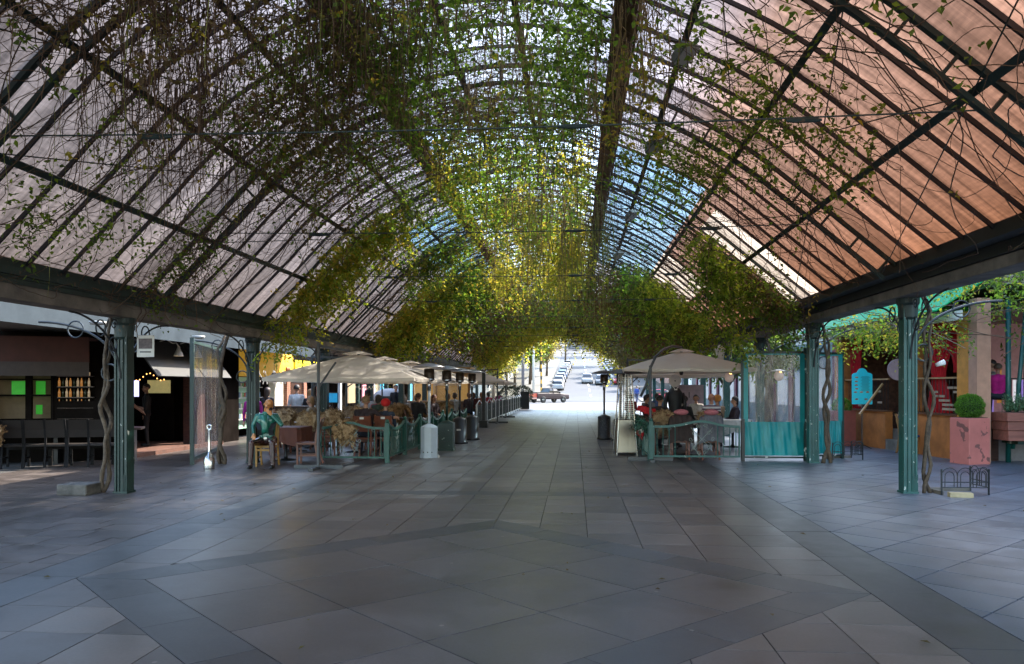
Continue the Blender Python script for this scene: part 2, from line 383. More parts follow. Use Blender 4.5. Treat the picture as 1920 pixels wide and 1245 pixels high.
_k=110; P=np.stack([nr.uniform(-8,9,_k),nr.uniform(4,26,_k),np.full(_k,.012)],1)
def _lit():
    D=np.stack([nr.normal(size=_k),nr.normal(size=_k),np.abs(nr.normal(size=_k))*.2],1); D/=np.linalg.norm(D,axis=1,keepdims=True); Sd=np.cross(D,[0,0,1.]); Sd/=np.linalg.norm(Sd,axis=1,keepdims=True); L=nr.uniform(.03,.08,_k)[:,None]
    m=P+D*L*.45; V=np.stack([P,m+Sd*L*.28+[0,0,.012],P+D*L,m-Sd*L*.28+[0,0,.008]],1).reshape(-1,3); b=np.arange(_k)[:,None]*4
    return V,np.concatenate([b+np.array([[0,1,2]]),b+np.array([[0,2,3]])],1).reshape(-1,3)
V,T=_lit(); tag(raw_mesh('fallen_leaves',V,T,LEAFB),'few dry fallen leaves scattered over the paving',kind='stuff')
# ---------------- vault ----------------
IN=[(-6.8,3.03),(-5.81,4.02),(-4.87,4.97),(-3.95,5.62),(-3.0,6.07),(-2.05,6.36),(-1.1,6.47),(-.2,6.37),(.6,6.12),(1.68,5.62),(2.55,5.08),(3.51,4.30),(4.68,3.31)]
def catmull(P,n):
    P=[Vector(p) for p in P]; Q=[P[0]*2-P[1]]+P+[P[-1]*2-P[-2]]; out=[]
    for i in range(1,len(Q)-2):
        for k in range(n):
            t=k/n; a,b,c,d=Q[i-1:i+3]
            out.append(.5*((2*b)+(c-a)*t+(2*a-5*b+4*c-d)*t*t+(3*b-a-3*c+d)*t**3))
    out.append(P[-1]); return out
_c=catmull(IN,8); _l=[0]
for i in range(1,len(_c)): _l.append(_l[-1]+(_c[i]-_c[i-1]).length)
ARC=_l[-1]
def arch(s,off=0.):
    """s 0..1 left to right, off outward; returns (x,z),(nx,nz outward)"""
    d=min(max(s,0),1)*ARC; i=1
    while i<len(_l)-1 and _l[i]<d: i+=1
    t=(d-_l[i-1])/(_l[i]-_l[i-1]); p=_c[i-1].lerp(_c[i],t)
    a=_c[max(i-2,0)]; b=_c[min(i+1,len(_c)-1)]; T=(b-a).normalized(); nrm=Vector((-T.y,T.x))
    p=p+nrm*off; return (p.x,p.y),(nrm.x,nrm.y)
S=[i/60 for i in range(61)]
def curve(off,y,s0=0,s1=1,n=48):
    out=[];ns=[]
    for i in range(n+1):
        s=s0+(s1-s0)*i/n; (x,z),(a,b)=arch(s,off); out.append((x,y,z)); ns.append((a,0,b))
    return out,ns
OFF=.27
def s_of(ratio,side,off=.13):
    best=None
    for i in range(2001):
        s=i/2000; (x,z),_=arch(s,off)
        if (x<0)!=(side<0): continue
        e=abs((z-EYE)/max(abs(x),1e-3)-ratio)/ratio
        if best is None or e<best[0]: best=(e,s)
    return best[1]
SP=dict(l1=s_of(.406,-1),l2=s_of(.686,-1),l3=s_of(1.09,-1),lb=s_of(1.54,-1),l4=s_of(2.75,-1),l5=s_of(6.5,-1),rb=s_of(7.2,1),r3=s_of(3.15,1),r2=s_of(1.44,1),r1=s_of(.748,1))
print('SP',SP)
Y0,Y1=-2.5,62.5; TR=[2.5+5*k for k in range(13)]
VA=thing('vaulted_canopy','long arched steel canopy with tinted ribbed roof panels over the walkway','canopy',(0,0,0))
steel=DGREEN
def truss_mb(y):
    mb=MB(); p,nn=curve(0,y); q,_=curve(.27,y)
    mb.sweep(p,[Vector(v) for v in nn],Vector((0,1,0)),.024,.036)
    mb.sweep(q,[Vector(v) for v in nn],Vector((0,1,0)),.03,.035)
    for i in range(25):
        s=.01+.98*i/24; a,_=arch(s,0.03); b,_=arch(s,.24); mb.bar((a[0],y,a[1]),(b[0],y,b[1]),.05,.035)
    return mb
t0=None
for k,y in enumerate(TR):
    if k==0: t0=truss_mb(0).build('truss',steel,VA,loc=(0,y,0))
    else: t=t0.copy(); COL.objects.link(t); t.parent=VA; t.location=(0,y,0)
for k,y in enumerate(TR):
    if y<5: continue
    mb=MB(); za=4.16; n=22; pts=[(-5.66+9.3*i/n,y,za-.05*math.sin(PI*i/n)) for i in range(n+1)]
    mb.tube(pts,.008,6)
    for xx in (-4.1,.0,2.1): mb.tube([(xx-.16,y,za-.05),(xx-.1,y,za-.05),(xx,y,za-.05),(xx+.1,y,za-.05),(xx+.16,y,za-.05)],[.012,.022,.026,.022,.012],8)
    mb.build('tie_rod',steel,VA)
# purlins
for key in ('l1','l2','l3','l4','l5','r3','r2','r1'):
    s=SP[key]; (x,z),(a,b)=arch(s,.12); mb=MB()
    M=Matrix(((b,0,a),(0,1,0),(-a,0,b)))
    mb.box((x,(Y0+Y1)/2,z),(.03,Y1-Y0,.08),M); mb.box((x-a*.045,(Y0+Y1)/2,z-b*.045),(.085,Y1-Y0,.01),M); mb.build('purlin',steel,VA)
for key in ('lb','rb'):
    s=SP[key]; (x,z),(a,b)=arch(s,.13); M=Matrix(((b,0,a),(0,1,0),(-a,0,b))); mb=MB()
    mb.box((x,(Y0+Y1)/2,z),(.34,Y1-Y0,.05),M); mb.box((x+b*.1,(Y0+Y1)/2,z-a*.1-.06),(.05,Y1-Y0,.1),M)
    mb.build('ridge_board',pm('rusty_brown_board',(.17,.10,.062),.75,var=.45,scale=1.3,stretch=(1,.3,1)),VA)
# X-bracing rods
for k,y in enumerate(TR[:-1]):
    for (a,b) in (('l1','l2'),('l2','l3'),('r2','r1'),('r3','r2')):
        (x0,z0),_=arch(SP[a],.05); (x1,z1),_=arch(SP[b],.05)
        MB().rod((x0,y,z0),(x1,y+5,z1),.008,5).rod((x1,y,z1),(x0,y+5,z0),.008,5).build('brace_rods',steel,VA)
    (x0,z0),_=arch(.995,.05);(x1,z1),_=arch(SP['r1'],.05); MB().rod((x0,y+5,z0),(x1,y,z1),.008,5).build('brace_rod',steel,VA)
# glazing bars each 5/7 m
nb=int((Y1-Y0)/(5/7)+.5); g0=None
BARM=pm('black_glazing_bar',(.012,.012,.016),.45,var=.4)
for i in range(nb+1):
    y=Y0+i*5/7
    if g0 is None:
        p,nn=curve(.266,0); mb=MB(); mb.sweep(p,[Vector(v) for v in nn],Vector((0,1,0)),.024,.015); g0=mb.build('glazing_bar',BARM,VA,loc=(0,y,0))
    else: t=g0.copy(); COL.objects.link(t); t.parent=VA; t.location=(0,y,0)
# roof panels per bay, uv: u along arch, v along hall
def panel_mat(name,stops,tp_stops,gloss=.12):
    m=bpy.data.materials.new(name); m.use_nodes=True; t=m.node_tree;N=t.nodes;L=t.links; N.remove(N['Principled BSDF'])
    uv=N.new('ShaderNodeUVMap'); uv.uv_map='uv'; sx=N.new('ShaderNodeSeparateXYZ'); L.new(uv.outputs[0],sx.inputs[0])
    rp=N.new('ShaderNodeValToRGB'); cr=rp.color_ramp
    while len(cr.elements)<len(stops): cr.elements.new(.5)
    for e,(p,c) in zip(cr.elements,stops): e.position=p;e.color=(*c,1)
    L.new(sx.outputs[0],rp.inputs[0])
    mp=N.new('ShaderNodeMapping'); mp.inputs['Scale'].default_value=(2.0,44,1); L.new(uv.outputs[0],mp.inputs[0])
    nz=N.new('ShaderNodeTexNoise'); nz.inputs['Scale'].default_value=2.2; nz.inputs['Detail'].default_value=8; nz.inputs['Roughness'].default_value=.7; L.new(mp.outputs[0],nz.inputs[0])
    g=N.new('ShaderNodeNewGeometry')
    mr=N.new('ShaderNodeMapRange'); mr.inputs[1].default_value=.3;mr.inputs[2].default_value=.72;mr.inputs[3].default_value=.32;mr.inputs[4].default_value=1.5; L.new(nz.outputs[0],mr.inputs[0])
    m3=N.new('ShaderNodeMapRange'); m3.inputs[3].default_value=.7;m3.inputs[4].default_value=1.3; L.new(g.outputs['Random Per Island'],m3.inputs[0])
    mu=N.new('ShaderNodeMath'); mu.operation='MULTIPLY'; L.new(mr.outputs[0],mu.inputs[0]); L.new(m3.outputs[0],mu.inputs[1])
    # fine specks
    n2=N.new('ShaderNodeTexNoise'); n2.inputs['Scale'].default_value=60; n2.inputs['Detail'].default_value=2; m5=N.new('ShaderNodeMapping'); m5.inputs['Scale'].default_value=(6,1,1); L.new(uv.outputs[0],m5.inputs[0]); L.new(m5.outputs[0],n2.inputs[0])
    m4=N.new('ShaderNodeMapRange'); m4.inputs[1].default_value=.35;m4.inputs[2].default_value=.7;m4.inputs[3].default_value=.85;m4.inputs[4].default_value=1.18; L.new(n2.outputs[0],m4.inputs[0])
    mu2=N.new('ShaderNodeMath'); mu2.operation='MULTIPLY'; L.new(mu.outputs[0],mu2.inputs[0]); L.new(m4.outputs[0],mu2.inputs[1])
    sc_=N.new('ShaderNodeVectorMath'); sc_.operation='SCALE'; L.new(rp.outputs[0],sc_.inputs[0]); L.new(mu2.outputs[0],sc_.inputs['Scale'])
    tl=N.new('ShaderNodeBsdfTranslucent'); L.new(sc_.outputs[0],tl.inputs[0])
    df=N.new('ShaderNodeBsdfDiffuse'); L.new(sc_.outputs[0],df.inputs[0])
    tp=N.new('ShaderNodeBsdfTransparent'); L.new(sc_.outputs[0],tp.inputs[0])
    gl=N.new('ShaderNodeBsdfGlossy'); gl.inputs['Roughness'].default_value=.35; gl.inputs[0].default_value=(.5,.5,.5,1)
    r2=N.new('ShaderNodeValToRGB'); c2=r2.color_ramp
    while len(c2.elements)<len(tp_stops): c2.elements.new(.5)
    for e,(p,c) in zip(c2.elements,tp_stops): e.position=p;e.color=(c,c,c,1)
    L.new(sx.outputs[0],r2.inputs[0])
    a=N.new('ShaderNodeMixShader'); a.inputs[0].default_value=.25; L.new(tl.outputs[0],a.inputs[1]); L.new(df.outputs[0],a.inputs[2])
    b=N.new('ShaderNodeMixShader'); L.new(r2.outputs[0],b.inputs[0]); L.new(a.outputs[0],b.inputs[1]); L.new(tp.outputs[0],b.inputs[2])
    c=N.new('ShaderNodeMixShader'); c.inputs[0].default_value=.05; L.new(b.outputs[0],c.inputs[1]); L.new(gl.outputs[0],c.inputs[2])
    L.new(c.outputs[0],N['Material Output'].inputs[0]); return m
PALEP=panel_mat('pale_polycarbonate',[(0,(.3,.26,.22)),(1,(.26,.21,.17))],[(0,.1),(1,.1)])
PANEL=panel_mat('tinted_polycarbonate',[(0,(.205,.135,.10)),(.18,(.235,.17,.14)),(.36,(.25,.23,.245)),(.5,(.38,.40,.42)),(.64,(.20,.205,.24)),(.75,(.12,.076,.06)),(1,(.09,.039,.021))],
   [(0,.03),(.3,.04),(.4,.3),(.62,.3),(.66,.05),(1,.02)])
CLEARP=clear_mat('clear_polycarbonate',(.30,.38,.45),.2,.2,trl=.12)
CLEARP.node_tree.nodes['Transparent BSDF'].inputs[0].default_value=(.10,.15,.19,1)
RIDGEP=clear_mat('ridge_polycarbonate',(.6,.62,.62),.2,.2,trl=.15); RIDGEP.node_tree.nodes['Transparent BSDF'].inputs[0].default_value=(.62,.64,.66,1)
def open_zone(y,s):
    if SP['rb']<s<SP['r2'] and 15<y<30: return True
    if SP['l3']-.04<s<SP['lb'] and 20<y<34: return True
    if 46<y and (.30<s): return True
    return False
NS=36
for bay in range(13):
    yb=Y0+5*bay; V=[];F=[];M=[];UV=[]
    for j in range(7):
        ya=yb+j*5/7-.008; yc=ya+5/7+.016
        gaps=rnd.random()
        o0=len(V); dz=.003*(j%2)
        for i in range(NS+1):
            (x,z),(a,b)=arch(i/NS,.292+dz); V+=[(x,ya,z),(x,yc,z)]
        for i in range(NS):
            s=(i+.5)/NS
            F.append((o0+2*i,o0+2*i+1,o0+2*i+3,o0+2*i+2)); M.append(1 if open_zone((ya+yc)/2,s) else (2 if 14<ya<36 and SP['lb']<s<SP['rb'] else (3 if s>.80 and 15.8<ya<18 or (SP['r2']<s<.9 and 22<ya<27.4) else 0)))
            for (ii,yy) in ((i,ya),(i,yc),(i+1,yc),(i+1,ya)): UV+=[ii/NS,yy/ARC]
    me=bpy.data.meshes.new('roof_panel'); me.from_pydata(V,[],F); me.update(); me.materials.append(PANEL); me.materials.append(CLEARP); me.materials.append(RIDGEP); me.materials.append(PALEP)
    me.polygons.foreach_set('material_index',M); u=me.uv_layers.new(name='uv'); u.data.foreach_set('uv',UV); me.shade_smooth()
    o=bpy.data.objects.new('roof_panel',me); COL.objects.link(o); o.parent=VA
# gutters and beams
LX,RX=-7.05,5.2
mb=MB(); mb.bx(-7.24,-6.9,Y0,Y1,2.74,2.99); mb.build('stone_beam',CONC,VA,bevel=.01)
mb=MB(); mb.bx(-7.30,-6.86,Y0,Y1,3.0,3.03); mb.bx(-7.02,-6.84,Y0,Y1,3.035,3.13); mb.bx(-6.895,-6.87,Y0,Y1,2.93,2.995);mb.bx(-7.08,-6.985,Y0,Y1,3.135,3.27); mb.build('gutter',steel,VA)
mb=MB(); mb.bx(4.98,5.36,Y0,Y1,3.05,3.2); mb.build('stone_beam',CONC,VA,bevel=.01)
mb=MB(); mb.bx(4.93,5.42,Y0,Y1,3.205,3.40); mb.bx(4.70,4.925,Y0,Y1,3.34,3.40); mb.bx(4.85,4.955,Y0,Y1,3.403,3.57); mb.build('gutter',pm('black_green_steel',(.008,.012,.011),.6,var=.4),VA)
# floodlights on the upper purlins
FL=pm('floodlight_glass',(.45,.48,.46),.2,var=.1)
for k,(key,y) in enumerate((('l3',12.6),('l3',17.6),('l3',23),('r3',9.6),('r3',13.2),('r3',18.5),('r3',24))):
    (x,z),_=arch(SP[key],-.12); t=thing('floodlight','square grey floodlight hanging from a purlin '+['nearest the left strip of board','second along the left slope','farthest along the left slope, by the blue panels','in the vines at the top of the picture','second along the right slope','third along the right slope amid blue panels','farthest along the right slope'][k],'floodlight',(x,y,z),0,'floodlights under the vault')
    t.rotation_euler=(R(-35),R(10 if x<0 else -10),R(45))
    mb=MB(); mb.box((0,0,-.08),(.3,.3,.12),taper=.7); mb.build('housing',pm('flood_grey',(.16,.17,.16),.5),t,bevel=.01); mb=MB(); mb.box((0,0,-.145),(.25,.25,.01)); mb.build('lens',FL,t)
    mb=MB(); mb.bar((-.17,0,-.05),(-.17,0,.12),.03,.01); mb.bar((.17,0,-.05),(.17,0,.12),.03,.01); mb.bar((-.17,0,.12),(.17,0,.12),.03,.01); mb.build('bracket',DGREEN,t)
# ---------------- columns ----------------
def column(x,y,ztop,label,m,side,full=True):
    t=thing('iron_column',label,'column',(x,y,0),0,'green iron columns of the vault')
    mb=MB(); h=ztop
    mb.bx(-.12,.12,-.12,.12,.0,h)
    for a in (-.125,.125): mb.bx(a-.022,a+.022,-.15,.15,.0,h-.001)
    for (u,v) in ((-.045,-.135),(.045,-.135)): mb.bx(u-.012,u+.012,v-.012,v+.016,.02,h-.3)
    mb.build('shaft',m,t,bevel=.006)
    mb=MB()
    for i in range(6): mb.bar((.055+.019*i,-.152,.0),(.055+.019*i,-.152,.30),.011,.012)
    mb.bx(-.17,.17,-.17,.17,0,.035); mb.build('base',m,t)
    mb=MB(); mb.lathe([(.15,h-.34),(.2,h-.3),(.21,h-.12),(.24,h-.08),(.24,h)],20,(-side*.0,-.0,0)); mb.build('capital',DGREEN,t,smooth=False)
    for c_ in t.children: c_.scale=(.7,.7,1)
    for d in (-1,1):       # scroll brackets along the beam
        mb=MB(); pts=[]
        for i in range(15):
            a=R(90*i/14); pts.append((0,d*(.11+1.25*(1-math.cos(a))),h-.95+.93*math.sin(a)))
        mb.tube(pts,.016,6)
        mb.arc((0,d*.62,h-.2),.12,0,360,.012,1,seg=18); mb.arc((0,d*.3,h-.42),.1,0,360,.012,1,seg=16)
        mb.arc((0,d*.27,h-.12),.09,0,500,.009,1,seg=24,r1=.02); mb.build('scroll_bracket',IRON,t)
    if full:
        mb=MB(); pts=[]
        for i in range(15):
            a=R(90*i/14); pts.append((side*(.11+1.3*(1-math.cos(a))),0,h-.8+.75*math.sin(a)))
        mb.tube(pts,.02,6); mb.arc((side*.8,0,h-.17),.13,0,360,.012,0,seg=18); mb.arc((side*.24,0,h-.85),.13,90,450,.014,0,seg=18); mb.build('side_bracket',IRON,t)
    return t
desc=['nearest','second','third','fourth','fifth','sixth','seventh','eighth','ninth','tenth']
for k in range(10):
    column(LX,11.95+5*k,2.74,('green iron column with chipped paint, %s along the left row'%desc[k]) if k else 'dark green iron column with chipped paint beside the dark bar terrace, holding a paper notice',GREEN,-1,k<4)
    column(RX,12.9+5*k,3.05,('green iron column with climbing stems, %s along the right row'%desc[k]) if k else 'teal iron column with a woody vine stem beside the red curtained restaurant',TEALP,1,k<4)
# ---------------- vines ----------------
def arch_np(s,off):
    """vectorised arch point: s,off arrays -> x,z"""
    tab=getattr(arch_np,'t',None)
    if tab is None:
        rows=[]
        for i in range(401):
            (x,z),(a,b)=arch(i/400,0); rows.append((x,z,a,b))
        tab=arch_np.t=np.array(rows)
    q=np.clip(s,0,1)*400; i=np.clip(q.astype(int),0,399); f=(q-i)[:,None]; r=tab[i]*(1-f)+tab[i+1]*f
    return r[:,0]+r[:,2]*off, r[:,1]+r[:,3]*off
def unit(a): return a/np.maximum(np.linalg.norm(a,axis=-1,keepdims=True),1e-9)
def leaves_geo(P,D,L,W=.58,fold=.25):
    """kite leaves at P pointing D (K,3), length L"""
    K=len(P); D=unit(D); rv=nr.normal(size=(K,3)); rv[:,2]+=1.2; Sd=unit(np.cross(D,rv)); N=np.cross(Sd,D)
    L=L[:,None]; mid=P+D*L*.42
    V=np.stack([P,mid+Sd*L*W*.5+N*L*fold*.5,P+D*L,mid-Sd*L*W*.5+N*L*fold*.5],1).reshape(-1,3)
    b=np.arange(K)[:,None]*4; T=np.concatenate([b+np.array([[0,1,2]]),b+np.array([[0,2,3]])],1).reshape(-1,3)
    return V,T
def tubes_geo(C,r):
    """C (M,N,3) curves, r (M,) or (M,N)"""
    M,N,_=C.shape
    if r.ndim==1: r=np.repeat(r[:,None],N,1)
    T=np.gradient(C,axis=1); T=unit(T); ref=np.tile(np.array([.31,.77,.2]),(M,1))[:,None,:]; U=unit(np.cross(T,ref)); W=np.cross(T,U)
    vs=[]
    for k in range(3):
        a=2*PI*k/3; vs.append(C+(U*math.cos(a)+W*math.sin(a))*r[:,:,None])
    V=np.stack(vs,2).reshape(-1,3)  # M,N,3
    base=(np.arange(M)[:,None]*N+np.arange(N-1)[None,:]).reshape(-1)*3
    q=[]
    for k in range(3):
        a=base+k; b=base+(k+1)%3; q.append(np.stack([a,b,b+3,a+3],1))
    return V,np.concatenate(q)
def sprays(P,D,n=9,length=.35,leaf=.07,droop=.6,jit=.35):
    """sprays of n leaflets along short drooping stems"""
    M=len(P); D=unit(D); t=np.linspace(.12,1,n)[None,:,None]; Ls=length*nr.uniform(.5,1.3,(M,1,1))
    C=P[:,None,:]+D[:,None,:]*t*Ls; C[:,:,2]-=(droop*Ls*t*t)[:,:,0]
    C+=nr.normal(size=C.shape)*.012
    side=unit(np.cross(D,np.array([0,0,1.])+nr.normal(size=(M,3))*.3)); sg=np.where(np.arange(n)%2==0,1,-1)[None,:,None]
    LD=side[:,None,:]*sg+D[:,None,:]*.6+nr.normal(size=(M,n,3))*jit; LD[:,:,2]-=.45
    L=leaf*nr.uniform(.55,1.25,(M,n))
    return C.reshape(-1,3),LD.reshape(-1,3),L.reshape(-1)
def rdir(M,down=.5):
    d=nr.normal(size=(M,3)); d[:,2]-=down; return unit(d)
def spray_obj(name,P,m,parent=None,n=9,length=.35,leaf=.07,droop=.6,down=.5):
    a,b,c=sprays(P,rdir(len(P),down),n,length,leaf,droop); V,T=leaves_geo(a,b,c); return raw_mesh(name,V,T,m,parent)
def clumpy(M,smin,smax,y0,y1,scale=1.2,thr=.0,seed=1):
    """sample (s,y) with clumps and holes"""
    g=np.random.default_rng(seed); k=40; cx=g.uniform(smin,smax,k); cy=g.uniform(y0,y1,k)
    s=nr.uniform(smin,smax,M*3); y=nr.uniform(y0,y1,M*3)
    ph=g.uniform(0,6.28,6); v=np.sin(s*ARC/scale*2.1+ph[0]+1.3*np.sin(y/scale*1.1+ph[1]))+np.sin(y/scale*2.3+ph[2]+1.2*np.sin(s*ARC/scale+ph[3]))+.6*np.sin((s*ARC+y)/scale*4.1+ph[4])
    w=1/(1+np.exp(-(v-thr)*2.2)); keep=nr.random(M*3)<w; return s[keep][:M],y[keep][:M]
def place(s,y,off): x,z=arch_np(s,off); return np.stack([x,y,z],1)
# --- leafy creeper over the ridge
def ridge(y0,y1,M,leaf,m,seed,s0=None,s1=None,thr=0,hang=.35,name='ridge_creeper',label='',n=9,length=.35):
    s,y=clumpy(M,s0 if s0 is not None else SP['lb'],s1 if s1 is not None else SP['rb']-.018,y0,y1,1.3,thr,seed)
    off=.16-nr.exponential(hang,len(s)); P=place(s,y,np.clip(off,-1.3,.2))
    o=spray_obj(name,P,m,None,n=n,length=length,leaf=leaf); tag(o,label,None,kind='stuff'); return o
w_=SP['rb']-SP['lb']
ridge(6,13,1900,.08,LEAFG,3,thr=.5,label='dark green leafy creeper hanging from the ridge at the top of the picture')
ridge(6,12.5,900,.075,LEAFB,4,s0=SP['l2'],s1=SP['lb']+.05,thr=.2,hang=.5,label='brown leafy tangle left of the ridge')
ridge(13,23,1000,.09,LEAFG,5,thr=.6,label='green leafy creeper hanging from the middle of the ridge')
ridge(13,23,950,.09,LEAFY,6,thr=.8,label='yellow green leaf sprays in the middle of the ridge')
ridge(22,33,1150,.13,LEAFY,7,thr=.6,hang=.5,length=.5,s0=SP['lb']-.03,label='yellow green creeper glowing along the ridge farther down the vault')
ridge(5.5,9,110,.085,LEAFG,8,s0=SP['rb'],s1=SP['r2'],thr=.3,label='leafy twigs right of the ridge near the top edge')
ridge(9,16,330,.085,LEAFG,9,s0=SP['rb'],s1=SP['r2'],thr=.5,label='leaf sprays among the glazing bars right of the ridge')
ridge(4,12,260,.075,LEAFG,10,s0=SP['l1']-.05,s1=SP['l2'],thr=.5,label='sparse dark leaves on the left slope near the camera')
ridge(8,20,750,.075,LEAFG,12,s0=SP['l2'],s1=SP['lb'],thr=.4,label='scattered dark leaves on the upper left slope')
ridge(5,12,150,.08,LEAFG,13,s0=SP['r2'],s1=SP['r1'],thr=.6,label='scattered leaves on the upper right slope')
# --- far part of the tunnel, lined with leaves all round
def lining(y0,y1,M,leaf,m,seed,s0,s1,thr,label,hang=.45):
    ridge(y0,y1,M,leaf,m,seed,s0,s1,thr,hang*.5,'tunnel_foliage',label,n=8,length=.6)
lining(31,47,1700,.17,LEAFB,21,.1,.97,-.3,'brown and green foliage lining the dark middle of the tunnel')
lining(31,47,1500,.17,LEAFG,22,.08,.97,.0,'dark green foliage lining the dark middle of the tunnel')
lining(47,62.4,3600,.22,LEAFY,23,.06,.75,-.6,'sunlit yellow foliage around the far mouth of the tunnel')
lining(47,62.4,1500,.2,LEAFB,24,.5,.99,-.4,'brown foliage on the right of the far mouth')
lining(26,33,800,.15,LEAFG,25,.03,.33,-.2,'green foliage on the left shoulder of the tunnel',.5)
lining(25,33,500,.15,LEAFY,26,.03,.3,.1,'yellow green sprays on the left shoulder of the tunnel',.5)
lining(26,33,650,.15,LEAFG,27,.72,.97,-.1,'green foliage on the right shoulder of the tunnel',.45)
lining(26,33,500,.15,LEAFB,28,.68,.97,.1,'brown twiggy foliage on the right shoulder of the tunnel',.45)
# mouth fringe hanging over the far end
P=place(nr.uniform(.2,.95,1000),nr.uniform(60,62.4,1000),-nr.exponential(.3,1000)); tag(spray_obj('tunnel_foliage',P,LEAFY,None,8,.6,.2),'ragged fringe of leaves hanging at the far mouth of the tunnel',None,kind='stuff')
# --- clumps of vine: things
def clump(label,yc,dy,s0,s1,hang,M,m1,m2,leaf,n2=.4,out=0):
    t=thing('vine_clump',label,'vine',(0,yc,0),0,'leafy vine clumps on the trusses')
    for (mm,k) in ((m1,int(M*(1-n2))),(m2,int(M*n2))):
        s=nr.beta(1.6,1.6,k)*(s1-s0)+s0; y=np.clip(nr.normal(0,dy*.5,k),-dy,dy); P=place(s,y,.1-nr.random(k)*.25); P[:,2]-=np.minimum(nr.exponential(hang,k),hang*2.6)
        spray_obj('foliage',P,mm,t,n=10,length=.34,leaf=leaf)
    k=60; s=nr.uniform(s0,s1,k); y=nr.normal(0,dy*.4,k); P=place(s,y,np.full(k,-.02)); tt=np.linspace(0,1,12)[None,:,None]
    d=nr.normal(size=(k,1,3))*.35; C=P[:,None,:]+d*tt; C[:,:,2]-=(tt[:,:,0]**1.5)*(hang*nr.uniform(.5,2,(k,1))); C+=np.sin(tt*9+nr.uniform(0,6,(k,1,3)))*.03
    V,Q=tubes_geo(C,nr.uniform(.003,.008,k)); raw_mesh('stems',V,Q,TWIG,t)
    return t
clump('large yellow green vine clump climbing the left slope above the first parasols',17.4,.85,0,.33,.32,850,LEAFC,LEAFY,.10,.5)
clump('drooping green vine clump over the right parasol beside a white lantern',17.6,.8,.79,.93,.62,520,LEAFC,LEAFG,.10,.4)
clump('thin vine spreading down to the second column of the right row',17.2,.5,.90,1,.25,300,LEAFG,LEAFB,.08,.4)
clump('broad mossy vine clump on the left slope over the second group of parasols',26.5,1.2,.0,.30,.42,480,LEAFC,LEAFY,.12,.5)
clump('bushy green vine clump on the right slope behind the beige parasol',25.5,1.0,.72,.98,.5,420,LEAFC,LEAFG,.12,.4)
clump('small vine sprig on the left slope by the upper purlin',22.5,.6,.2,.36,.2,330,LEAFG,LEAFY,.10,.3)
clump('wispy vine over the first left column',12.1,.5,.0,.12,.1,70,LEAFG,LEAFB,.06,.4)
# vines outside on the right brackets
def airclump(label,c,r,M,leaf,mats,down=.5):
    t=thing('climbing_vine',label,'vine',c,0,'vines trailing outside the right hand columns')
    for mm,fr in mats:
        k=int(M*fr); P=nr.normal(size=(k,3))*np.array(r)*.5; P[:,2]-=np.abs(P[:,0])*.12
        spray_obj('foliage',P,mm,t,n=9,length=.35,leaf=leaf,down=down)
    k=26; tt=np.linspace(-1,1,16)[None,:,None]; A=nr.normal(size=(k,1,3))*np.array(r)*.3; D=nr.normal(size=(k,1,3))*np.array(r)*.8
    C=A+D*tt; C[:,:,2]-=(tt[:,:,0]**2)*.15; C+=np.sin(tt*7+nr.uniform(0,6,(k,1,3)))*.04; V,Q=tubes_geo(C,nr.uniform(.004,.01,k)); raw_mesh('stems',V,Q,TWIG,t); return t
airclump('airy green vine trailing in front of the green awning by the nearest right column',(7.8,14.8,3.85),(2.2,2.2,.28),230,.085,[(LEAFG,.7),(LEAFY,.3)])
airclump('leafy vine drooping between the first two right columns above the menu board',(6.7,17.6,3.0),(1.3,1.2,.36),260,.085,[(LEAFG,.6),(LEAFY,.4)])
airclump('leafy vine at the right edge over the tall green poles',(10.2,16.8,3.7),(1.8,1.6,.7),420,.09,[(LEAFG,.7),(LEAFY,.3)])
# --- twigs and hanging roots
def walk(M,s0,s1,y0,y1,steps,step,along=.5,offr=(-.35,.1),seed=0,turn=.45):
    s=nr.uniform(s0,s1,M)*ARC; y=nr.uniform(y0,y1,M); h=np.where(nr.random(M)<along,0,PI/2)+nr.normal(0,.5,M)+np.where(nr.random(M)<.5,PI,0)
    o=nr.uniform(*offr,M); do=nr.normal(0,.02,M); dh=nr.normal(0,.06,M); C=[]
    for k in range(steps):
        x,z=arch_np(np.clip(s/ARC,0,1),o); C.append(np.stack([x,y,z],1)); dh=dh*.8+nr.normal(0,turn*.3,M); h=h+dh; s=s+np.cos(h)*step; y=y+np.sin(h)*step; do=do*.8+nr.normal(0,.015,M); o=np.clip(o+do,-.7,.12)
    return np.stack(C,1)
def twigs(label,M,s0,s1,y0,y1,steps,step,r,m,along=.5,offr=(-.3,.08),turn=.45,name='twig_tangle'):
    C=walk(M,s0,s1,y0,y1,steps,step,along,offr,turn=turn); rr=nr.uniform(r*.5,r*1.3,M)[:,None]*np.linspace(1.1,.6,steps)[None,:]; V,Q=tubes_geo(C,rr); o=raw_mesh(name,V,Q,m); tag(o,label,None,kind='stuff'); return C
S_=SP
twigs('tangle of bare brown stems over the upper left slope',850,S_['l2'],S_['lb']+.08,6,16,26,.11,.0055,TWIG)
twigs('loose brown stems over the lower left slope',120,.02,S_['l2'],4,14,26,.12,.0055,TWIG,turn=.6)
twigs('brown stems through the ridge leaves',650,S_['lb'],S_['rb'],7,24,24,.12,.0055,TWIG)
twigs('bare stems over the upper right slope',210,S_['rb'],S_['r1'],7,20,26,.11,.0055,TWIG)
twigs('brown stems through the middle ridge leaves',260,S_['lb'],S_['rb'],13,30,24,.15,.009,BARK)
twigs('brown stems over the far slopes',380,.1,.95,20,32,22,.16,.009,TWIG)
for y in (7.5,12.5,17.5,22.5):
    for a,b in ((.0,.5),(.6,1)):
        twigs('stems winding along a truss',20,a,b,y-.12,y+.12,40,.11,.007,BARK,along=1,offr=(-.12,.03),turn=.22)
